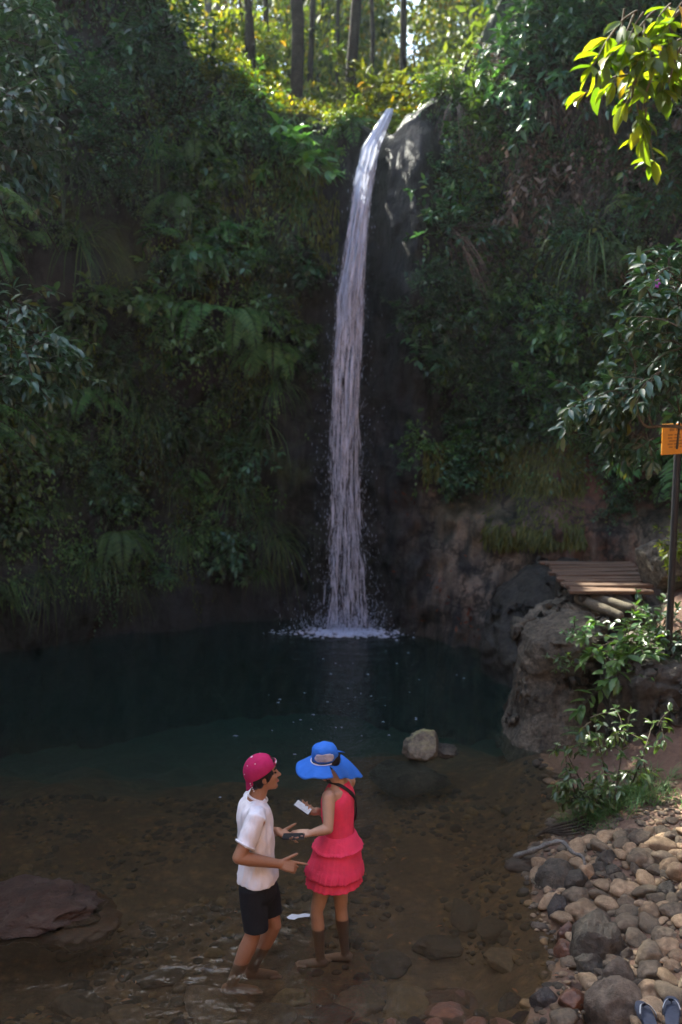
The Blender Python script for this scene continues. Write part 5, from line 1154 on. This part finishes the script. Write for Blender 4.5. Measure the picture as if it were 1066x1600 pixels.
# face details
for q in (-1, 1):
    bm = bmesh.new(); ellipsoid(bm, at(.080, .031 * q, .006), hf, hs, hu, .008, .010, .0055, 2); part('eye', bm_mesh(bm), M['eye'], man)
    bm = bmesh.new(); tube(bm, smooth_path([at(.092, .014 * q, .034), at(.090, .030 * q, .040), at(.078, .047 * q, .034)], 4), .0048, 6); part('eyebrow', bm_mesh(bm), M['hair'], man)
bm = bmesh.new(); tube(bm, smooth_path([at(.076, -.025, -.060), at(.089, -.012, -.0655), at(.092, 0, -.066), at(.089, .012, -.0655), at(.076, .025, -.060)], 4), [.003, .0045, .005, .0055, .0055, .006, .0055, .0055, .006, .0055, .0055, .006, .005, .0045, .004, .003, .003], 8); part('mouth', bm_mesh(bm), M['lip_m'], man)
bm = bmesh.new()
def E2(a, b, d, ra, rb, rd): ellipsoid(bm, at(a, b, d), hf, hs, hu, ra, rb, rd, 3)
E2(-.022, 0, .020, .094, .079, .085); E2(-.062, 0, -.035, .042, .058, .052); E2(.055, 0, .068, .042, .060, .030)
for q in (-1, 1): E2(.022, .066 * q, .005, .022, .012, .036); E2(-.040, .060 * q, -.03, .030, .016, .036)
hm = remesh(bm, .005, 2); wrinkle(hm, .004, 70, 2, (1, 1, .4)); part('hair', hm, M['hair'], man)
# cap worn backwards: dome with an arched opening over the forehead, strap, bill at the nape
ct = (hu * .93 + hf * -.36).normalized(); cf = (hf - ct * hf.dot(ct)).normalized(); cs_ = cf.cross(ct); cc = at(-.014, 0, .034)
bm = bmesh.new(); nu, nv = 40, 16; V = {}
for j in range(nv + 1):
    ph = R(90) * j / nv * 1.06
    for i in range(nu):
        th = 2 * math.pi * i / nu; r = math.sin(ph); zz = math.cos(ph) * .104 if ph < R(90) else -.010 * (ph - R(90)) / R(5.4)
        seam = 1 + .006 * abs(math.cos(3 * th)) * r; V[i, j] = bm.verts.new(cc + cf * math.cos(th) * r * .108 * seam + cs_ * math.sin(th) * r * .089 * seam + ct * zz)
for j in range(nv):
    for i in range(nu):
        th = 2 * math.pi * (i + .5) / nu; a2 = math.atan2(math.sin(th), math.cos(th)); ph = 90 * (j + .5) / nv
        if abs(a2) < .46 * math.sqrt(max(0, 1 - ((90 - ph) / 32) ** 2)) if ph > 58 and ph < 86 else False: continue
        if j == 0 and False: continue
        try: bm.faces.new((V[i, j], V[(i + 1) % nu, j], V[(i + 1) % nu, j + 1], V[i, j + 1]))
        except ValueError: pass
bmesh.ops.remove_doubles(bm, verts=bm.verts[:], dist=.0004)
cap = part('cap', evaluated(bm_mesh(bm), [('SOLIDIFY', dict(thickness=.004, offset=0)), ('SUBSURF', dict(levels=1))]), M['cap'], man)
bm = bmesh.new()
for th, ph in ((1.57, 42), (2.4, 36), (2.75, 64), (-1.57, 42), (-2.3, 40), (-.75, 40)):
    p = R(ph); d = cf * math.cos(th) * math.sin(p) * .110 + cs_ * math.sin(th) * math.sin(p) * .091 + ct * math.cos(p) * .106; ellipsoid(bm, cc + d, cf, cs_, ct, .003, .003, .003, 2)
ellipsoid(bm, cc + ct * .105, cf, cs_, ct, .008, .008, .004, 2); part('stud', bm_mesh(bm), M['white_bit'], cap)
bm = bmesh.new(); pts = [cc + cf * math.cos(t_) * .113 + cs_ * math.sin(t_) * .091 + ct * .002 for t_ in np.linspace(-.5, .5, 9)]
loft(bm, [(p, ct * .009, (p - cc).normalized() * .0025) for p in pts], 8); part('strap', bm_mesh(bm), M['cap'], cap)
bm = bmesh.new(); pts = [cc + cf * math.cos(t_) * .116 + cs_ * math.sin(t_) * .093 + ct * .002 for t_ in np.linspace(.12, .42, 6)]
pts2 = [cc + cf * math.cos(t_) * .116 + cs_ * math.sin(t_) * .093 + ct * .002 for t_ in np.linspace(-.42, -.12, 6)]
for pp in (pts, pts2): loft(bm, [(p, ct * .0055, (p - cc).normalized() * .002) for p in pp], 8)
part('strap_label', bm_mesh(bm), M['white_bit'], cap)
bm = bmesh.new(); rows = []
for j in range(8):
    q = j / 7; row = []
    for i in range(15):
        th = math.pi + (i / 14 - .5) * 1.75; r0 = cc + cf * math.cos(th) * .107 + cs_ * math.sin(th) * .088 + ct * -.004
        ext = .075 * q * math.cos((i / 14 - .5) * 2.4); row.append(bm.verts.new(r0 + (-cf * .42 - ct * .95) * ext + ct * .012 * (1 - 4 * (i / 14 - .5) ** 2) * q))
    rows.append(row)
for A_, B2 in zip(rows, rows[1:]):
    for i in range(14): bm.faces.new((A_[i], A_[i + 1], B2[i + 1], B2[i]))
bill = part('bill', evaluated(bm_mesh(bm), [('SOLIDIFY', dict(thickness=.005, offset=0))]), M['cap'], cap)
bm = bmesh.new(); ctr = [(rows[6][k].co if False else None) for k in ()]
for k in range(5):
    th = math.pi - .62 - .02 * k; p = cc + cf * math.cos(th) * .110 + cs_ * math.sin(th) * .093 - ct * (.014 + .013 * k) - cf * .003 * k; ellipsoid(bm, p + cs_ * .004, cf, cs_, ct, .004, .003, .005, 1)
part('bill_stitching', bm_mesh(bm), M['white_bit'], cap)
# tee shirt
bm = bmesh.new(); hemc = px(402, 1365, Ym)
loft(bm, dense(ringset(f, rt, [(hemc - UP * .016, .194, .134), (hemc + UP * .03, .188, .128), (wai + UP * .02, .168, .112), (che, .178, .115), (che.lerp(sho, .6), .178, .108), (sho + UP * .005, .172, .095), (sho + UP * .04, .125, .075), (nck + UP * .006, .072, .060)])), 28)
for S_, E_ in ((shR, elR), (shL, elL)): e = S_.lerp(E_, .70); tube(bm, [S_.lerp(sho, .35) + UP * .008, S_ + UP * .004, S_.lerp(E_, .3), e], [.060, .063, .060, .063], 18, False)
tee = remesh(bm, .005, 5); wrinkle(tee, .016, 8, 3, (1, 1, .5)); wrinkle(tee, .010, 20, 8, (1.3, 1.3, .5)); shirt = part('shirt', tee, M['white_tee'], man)
bm = bmesh.new(); pts = [nck + UP * .006 + f * .012 + f * math.cos(t_) * .058 + rt * math.sin(t_) * .066 - UP * .020 * math.cos(t_) for t_ in np.linspace(0, 2 * math.pi, 28)]; tube(bm, pts, .0075, 7); part('collar', bm_mesh(bm), M['white_tee'], shirt)
for S_, E_ in ((shR, elR), (shL, elL)):
    e = S_.lerp(E_, .70); ax = (E_ - S_).normalized(); n1 = ax.orthogonal().normalized(); n2 = ax.cross(n1); bm = bmesh.new(); tube(bm, [e - ax * .012 + (n1 * math.cos(t_) + n2 * math.sin(t_)) * .063 for t_ in np.linspace(0, 2 * math.pi, 24)], .006, 6); part('sleeve_hem', bm_mesh(bm), M['white_tee'], shirt)
# shorts
bm = bmesh.new(); loft(bm, dense(ringset(f, rt, [(pel + UP * .05, .148, .094), (pel + UP * .0, .162, .108), (pel - UP * .07, .165, .118), (pel - UP * .12, .13, .10)])), 24)
for hip, e in ((px(395, 1380, Ym - .085), px(401, 1452, Ym - .09)), (px(412, 1380, Ym + .085), px(424, 1428, Ym + .075))): tube(bm, [hip - UP * .02, hip.lerp(e, .5), e], [.088, .086, .079], 20, False)
sh_ = remesh(bm, .006, 5); wrinkle(sh_, .008, 12, 5, (1, 1, .5)); part('shorts', sh_, M['shorts'], man)
# his phone, lying flat on the open left hand
def phone(a, b2, wdir, wd_, th, label, screen_mat, up):
    d = (b2 - a); L_ = d.length; d.normalize(); wdv = (wdir - d * wdir.dot(d)).normalized(); nn = d.cross(wdv); nn = nn if nn.dot(up) > 0 else -nn; c = (a + b2) / 2
    t = thing('phone', c, label, 'phone'); bm = bmesh.new(); box(bm, c, d * L_ / 2, wdv * wd_ / 2, nn * th / 2); bmesh.ops.bevel(bm, geom=bm.edges[:], offset=.0035, segments=2, affect='EDGES'); link('case', bm_mesh(bm), M['phone_black'], t)
    bm = bmesh.new(); box(bm, c + nn * (th / 2 + .0004), d * (L_ / 2 - .006), wdv * (wd_ / 2 - .005), nn * .0006); link('screen', bm_mesh(bm), screen_mat, t, smooth=False); return c, d, wdv, nn
M['glass_black'] = flat_mat('glass_black', (.02, .02, .025), .08, .5)
m, n, out = new_mat('screen_white'); e = nd(n, 'ShaderNodeEmission'); tx = tex(n, 60, 3, .6, coords(n)); n.links.new(ramp(n, tx.outputs['Fac'], [(.35, (.40, .40, .52)), (.6, (.58, .58, .74))]), e.inputs[0]); e.inputs['Strength'].default_value = .13; n.links.new(e.outputs[0], out.inputs[0]); M['screen_white'] = m
pa, pb = px(441, 1307.5, Ym + .03), px(476, 1306.5, Ym + .02); phone(pa, pb, Vector((0, 1, .12)), .07, .009, 'dark phone held flat between the man and the woman', M['glass_black'], UP)

# --- woman
Yw = 6.25; f = Vector((-.88, .47, 0)).normalized(); lf = Vector((-f.y, f.x, 0))                     # lf: her left, towards the camera
base = px(512, 1480, Yw + .1); base.z = ground_z(base.x, base.y); wom = thing('person', base, 'woman in a coral red dress and wide blue sun hat wading in the pool', 'person')
hem, wst, und, che, sho, nck = px(521, 1384, Yw), px(530, 1299, Yw), px(528, 1274, Yw), px(527.5, 1250, Yw), px(530, 1231, Yw), px(530, 1219, Yw)
bm = bmesh.new()
pelv = px(528, 1335, Yw)
loft(bm, dense(ringset(f, lf, [(pelv - UP * .08, .10, .08), (pelv, .145, .105), (wst, .108, .085), (und, .115, .088), (che, .125, .092), (sho, .128, .072), (sho + UP * .028, .085, .055), (nck + UP * .02, .045, .045)])), 24)
hc = px(512, 1194, Yw - .01) + UP * 0; wf_ = (f - UP * .42).normalized(); wu = (UP + f * .42).normalized()
at, hs = head_parts(bm, hc, wf_, wu, .88, (nck - UP * .015, .045), True)
shL, shR = sho + lf * .142 - UP * .006, sho - lf * .142 - UP * .006
elL, wrL = px(513, 1295, Yw - .20), px(485, 1302, Yw - .22)
elR, wrR = px(520, 1278, Yw + .16), px(495, 1266, Yw + .02)
for S_, E_, W_ in ((shL, elL, wrL), (shR, elR, wrR)):
    tube(bm, [S_, S_.lerp(E_, .3), S_.lerp(E_, .8), E_], [.045, .042, .036, .033], 14); tube(bm, [E_, E_.lerp(W_, .3), E_.lerp(W_, .75), W_], [.034, .035, .026, .021], 14)
dL = (px(471, 1303, Yw - .22) - wrL).normalized()
hand_tubes(bm, wrL, (dL + Vector((-.1, .1, .0))), Vector((.1, .35, -1)), Vector((-.2, 1, .3)), (.35, .6, .8, .95), .9, .08, thumb_dir=Vector((-.8, .2, -.45)), thumb_curl=.3)
pc = [px(466.5, 1248.5, Yw - .02), px(455.8, 1258.8, Yw - .10), px(480.5, 1275.5, Yw - .13), px(490, 1265, Yw - .05)]
dR = (px(474, 1263, Yw - .07) - wrR).normalized()
hand_tubes(bm, wrR - Vector((0, 0, .012)), dR, Vector((-.1, -.55, .8)), Vector((.1, .6, .8)), (.35, .5, .6, .7), .9, .3, thumb_dir=Vector((-.8, .15, .55)), thumb_curl=.35)
for hip, kn, wl in ((px(514, 1346, Yw - .06), px(495, 1424, Yw - .06), px(498.5, 1452, Yw - .055)), (px(530, 1346, Yw + .06), px(533, 1419, Yw + .05), px(537, 1447, Yw + .055))):
    sh = (wl - kn).normalized(); an = kn + sh * .36; an.z = max(an.z, ground_z(an.x, an.y) + .06); an.x = wl.x + (an.x - wl.x) * .4
    tube(bm, [hip, hip.lerp(kn, .5), kn.lerp(hip, .1), kn, kn.lerp(an, .3), kn.lerp(an, .7), an], [.064, .058, .046, .042, .045, .034, .029], 16)
    g_ = ground_z(an.x, an.y); fo = (f * .9 + lf * .25).normalized(); tube(bm, [an - UP * .015 - fo * .025, an + fo * .06 - UP * .03, an + fo * .135 - UP * .045], [.031, .030, .022], 12); toes(bm, an + fo * .13 - UP * .05, fo)
link('body', remesh(bm, .0042, 4), M['skin_w'], wom)
bm = bmesh.new(); ellipsoid(bm, at(-.02, 0, .03), wf_, hs, wu, .085, .072, .075, 3); ellipsoid(bm, at(-.05, 0, .01), wf_, hs, wu, .045, .05, .045, 3)
for q in (-1, 1): ellipsoid(bm, at(.01, .066 * q, .0), wf_, hs, wu, .03, .01, .04, 2)
part('hair', remesh(bm, .006, 3), M['hair'], wom)
for q in (-1, 1): bm = bmesh.new(); ellipsoid(bm, at(.075, .028 * q, .004), wf_, hs, wu, .009, .012, .005, 2); part('eye', bm_mesh(bm), M['eye'], wom)
bm = bmesh.new(); tube(bm, [at(.078, -.020, -.057), at(.084, 0, -.058), at(.078, .020, -.057)], [.003, .006, .003], 8); part('mouth', bm_mesh(bm), M['lip_m'], wom)
# dress
bm = bmesh.new(); loft(bm, dense(ringset(f, lf, [(wst - UP * .03, .122, .10), (wst, .116, .096), (und, .126, .1), (che, .138, .106), (che.lerp(sho, .6), .122, .097), (sho + UP * .002, .098, .083), (sho + UP * .026, .080, .066), (sho + UP * .042, .062, .056)])), 28)
bo = remesh(bm, .005, 4); wrinkle(bo, .007, 24, 2, (1, 1, .35)); dress = part('dress', bo, M['dress'], wom)
def tier(zc0, zc1, r0, r1, pleats, flare, seed, ruf=0):
    nu, nv = 160, 18
    def fn(i, j):
        t_ = j / (nv - 1); th = 2 * math.pi * i / nu; c = zc0.lerp(zc1, t_); la, fa = r0[0] + (r1[0] - r0[0]) * t_ ** .8, r0[1] + (r1[1] - r0[1]) * t_ ** .8
        w_ = 1 + flare * t_ * (math.sin(pleats * th + 5.5 * noise.noise(Vector((math.cos(th) * 2.2, math.sin(th) * 2.2, seed)))) * (.3 + .5 * abs(noise.noise(Vector((math.cos(th) * 4, math.sin(th) * 4, seed + 3))))) + .8 * noise.noise(Vector((math.cos(th) * 3, math.sin(th) * 3, seed + t_))))
        if ruf and t_ > 1 - ruf: w_ += .035 + .03 * math.sin(pleats * 2.1 * th + seed)
        return c + lf * math.cos(th) * la * w_ + f * math.sin(th) * fa * w_ + UP * .012 * noise.noise(Vector((math.cos(th) * 2.5, math.sin(th) * 2.5, seed))) * t_
    V = [fn(i, j) for j in range(nv) for i in range(nu)]; a = np.arange(nu * nv).reshape(nv, nu); b = np.roll(a, -1, 1); F = np.stack([a[:-1], b[:-1], b[1:], a[1:]], -1).reshape(-1, 4)
    return evaluated(arr_mesh(np.array([tuple(v) for v in V]), F), [('SOLIDIFY', dict(thickness=.004, offset=0))])
def zc(y, dy=0): p = px(521, y, Yw - .17); return p.z
def ax_at(z): t_ = (wst.z - z) / (wst.z - hem.z); return Vector((wst.x + (hem.x - wst.x) * t_, wst.y, z))
z1, z2, z3 = zc(1341), zc(1382), zc(1397)
part('skirt_tier', tier(ax_at(wst.z), ax_at(z1), (.118, .097), (.172, .16), 26, .035, 1, .16), M['dress'], dress)
part('skirt_tier', tier(ax_at(z1 + .05), ax_at(z2), (.145, .13), (.198, .185), 30, .05, 6, .24), M['dress'], dress)
part('skirt_tier', tier(ax_at(z2 + .05), ax_at(z3), (.165, .155), (.196, .185), 24, .055, 11), M['dress'], dress)
part('underskirt', tier(ax_at(wst.z - .06), ax_at(z2 + .045), (.115, .095), (.168, .155), 10, .02, 3), M['dress'], dress)
# dark strap across the back
bm = bmesh.new(); pts = smooth_path([sho + lf * .02 + f * .075 + UP * .03, sho + lf * .055 + UP * .048, sho + lf * .04 - f * .066 + UP * .022, che - lf * .03 - f * .104 + UP * .03, und - lf * .09 - f * .085, wst - lf * .125 - f * .02], 6)
rings = []
for i, p in enumerate(pts):
    t_ = (pts[min(i + 1, len(pts) - 1)] - pts[max(i - 1, 0)]).normalized(); axis = ax_at(p.z); o_ = (p - Vector((axis.x, axis.y, p.z))).normalized() if p.z < sho.z else ((p - (sho - UP * .06)).normalized()); sd = t_.cross(o_).normalized(); rings.append((p + o_ * .006, sd * .013, o_ * .004))
loft(bm, rings, 8); part('bag_strap', bm_mesh(bm), M['black'], wom)
# hat
ha = (UP + f * .10 + lf * .17).normalized(); hfw = (f - ha * f.dot(ha)).normalized(); hl = ha.cross(hfw); hcn = px(508.5, 1184, Yw - .01)
bm = bmesh.new(); rings = []
for t_, rx, ry in ((-.012, .094, .083), (.01, .094, .083), (.035, .092, .081), (.06, .087, .077), (.078, .078, .069), (.092, .062, .055), (.100, .040, .036), (.103, .015, .013)): rings.append((hcn + ha * t_, hfw * rx, hl * ry))
loft(bm, rings, 32); cm_ = bm_mesh(bm); cm_ = evaluated(cm_, [('SUBSURF', dict(levels=1))]); wrinkle(cm_, .005, 26, 4); hat = part('hat', cm_, M['hat'], wom)
bm = bmesh.new(); nu, nv = 44, 10; V = {}
for j in range(nv):
    t_ = j / (nv - 1)
    for i in range(nu):
        th = (i / (nu - 1) - .5) * R(236) + R(14); e = .10 * math.cos(th) ** 2 if abs(th) < 1.57 else 0; r = .088 + (.098 + .018 * math.cos(th)) * t_
        V[i, j] = bm.verts.new(hcn + hfw * math.cos(th) * (r + .006) + hl * math.sin(th) * r + ha * (-.010 - .046 * t_ ** 1.5 + .010 * t_ * math.sin(th * 4 + 1) + .004 * t_ * math.sin(th * 9)))
for j in range(nv - 1):
    for i in range(nu - 1): bm.faces.new((V[i, j], V[i + 1, j], V[i + 1, j + 1], V[i, j + 1]))
part('brim', evaluated(bm_mesh(bm), [('SOLIDIFY', dict(thickness=.004, offset=0))]), M['hat'], hat)
bm = bmesh.new(); tube(bm, [hcn + hfw * math.cos(t_) * .099 + hl * math.sin(t_) * .088 - ha * .006 for t_ in np.linspace(R(-120), R(140), 36)], .0035, 6); part('piping', bm_mesh(bm), M['white_bit'], hat)
bm = bmesh.new()                      # grey mesh panel on the left side of the crown
for j in range(6):
    for i in range(12):
        th = R(72) + R(84) * i / 11; z_ = .014 + .052 * j / 5 - .006 * abs(i - 5.5) / 5.5 * (j / 5); rr = 1.08 - .012 * (j / 5) ** 2 * 6; V[i, j] = bm.verts.new(hcn + ha * z_ + (hfw * math.cos(th) * .0945 + hl * math.sin(th) * .0835) * rr * (1 - .06 * (z_ / .06) ** 2))
for j in range(5):
    for i in range(11):
        if (i in (0, 10)) and j in (0, 4): continue
        bm.faces.new((V[i, j], V[i + 1, j], V[i + 1, j + 1], V[i, j + 1]))
pm = evaluated(bm_mesh(bm), [('SOLIDIFY', dict(thickness=.003, offset=1)), ('SUBSURF', dict(levels=1))]); wrinkle(pm, .006, 30, 4); part('mesh_panel', pm, M['hat_mesh'], hat)
bm = bmesh.new(); nu, nv = 22, 12; V = {}
TA, TB = px(512, 1196, Yw - .092), px(532, 1178, Yw + .09); BA, BB = px(531, 1217, Yw - .10), px(568, 1214, Yw + .06)
for j in range(nv):
    for i in range(nu):
        u_, t_ = i / (nu - 1), j / (nv - 1); p = TA.lerp(TB, u_).lerp(BA.lerp(BB, u_), t_); p += (-f) * (.03 * math.sin(math.pi * u_) * (1 - t_ * .3)) + UP * (.016 * math.sin(math.pi * t_)) + (-f * .6 + lf) * .012 * math.sin(u_ * 15 + t_ * 2) * t_ * (1 - u_ * .5)
        V[i, j] = bm.verts.new(p)
for j in range(nv - 1):
    for i in range(nu - 1): bm.faces.new((V[i, j], V[i + 1, j], V[i + 1, j + 1], V[i, j + 1]))
part('neck_flap', evaluated(bm_mesh(bm), [('SOLIDIFY', dict(thickness=.004, offset=0)), ('SUBSURF', dict(levels=1))]), M['hat'], hat)
bm = bmesh.new(); tube(bm, smooth_path([at(.0, -.072, .02), at(.02, -.068, -.06), at(.03, -.03, -.115)], 4), .003, 6); part('chin_cord', bm_mesh(bm), M['black'], hat)
a0, a1 = (pc[0] + pc[1]) / 2, (pc[2] + pc[3]) / 2; phone(a0, a1, pc[0] - pc[1], .072, .009, 'phone with a lit whitish screen tilted in the woman\'s right hand', M['screen_white'], Vector((0, -.6, .8)))

# ------------------------------------------------------------------ thin haze volume added to stand in for lens glare
bm = bmesh.new(); box(bm, Vector((0, 38, 13)), Vector((60, 0, 0)), Vector((0, 66, 0)), Vector((0, 0, 22)))
m, n, out = new_mat('glare_haze'); pv = nd(n, 'ShaderNodeVolumePrincipled'); pv.inputs['Color'].default_value = (.80, .92, 1, 1); pv.inputs['Density'].default_value = .0005; pv.inputs['Anisotropy'].default_value = .45
n.links.new(pv.outputs[0], out.inputs['Volume']); tag(link('glare_haze', bm_mesh(bm), m, smooth=False), kind='stuff')
SC.cycles.volume_bounces = 0
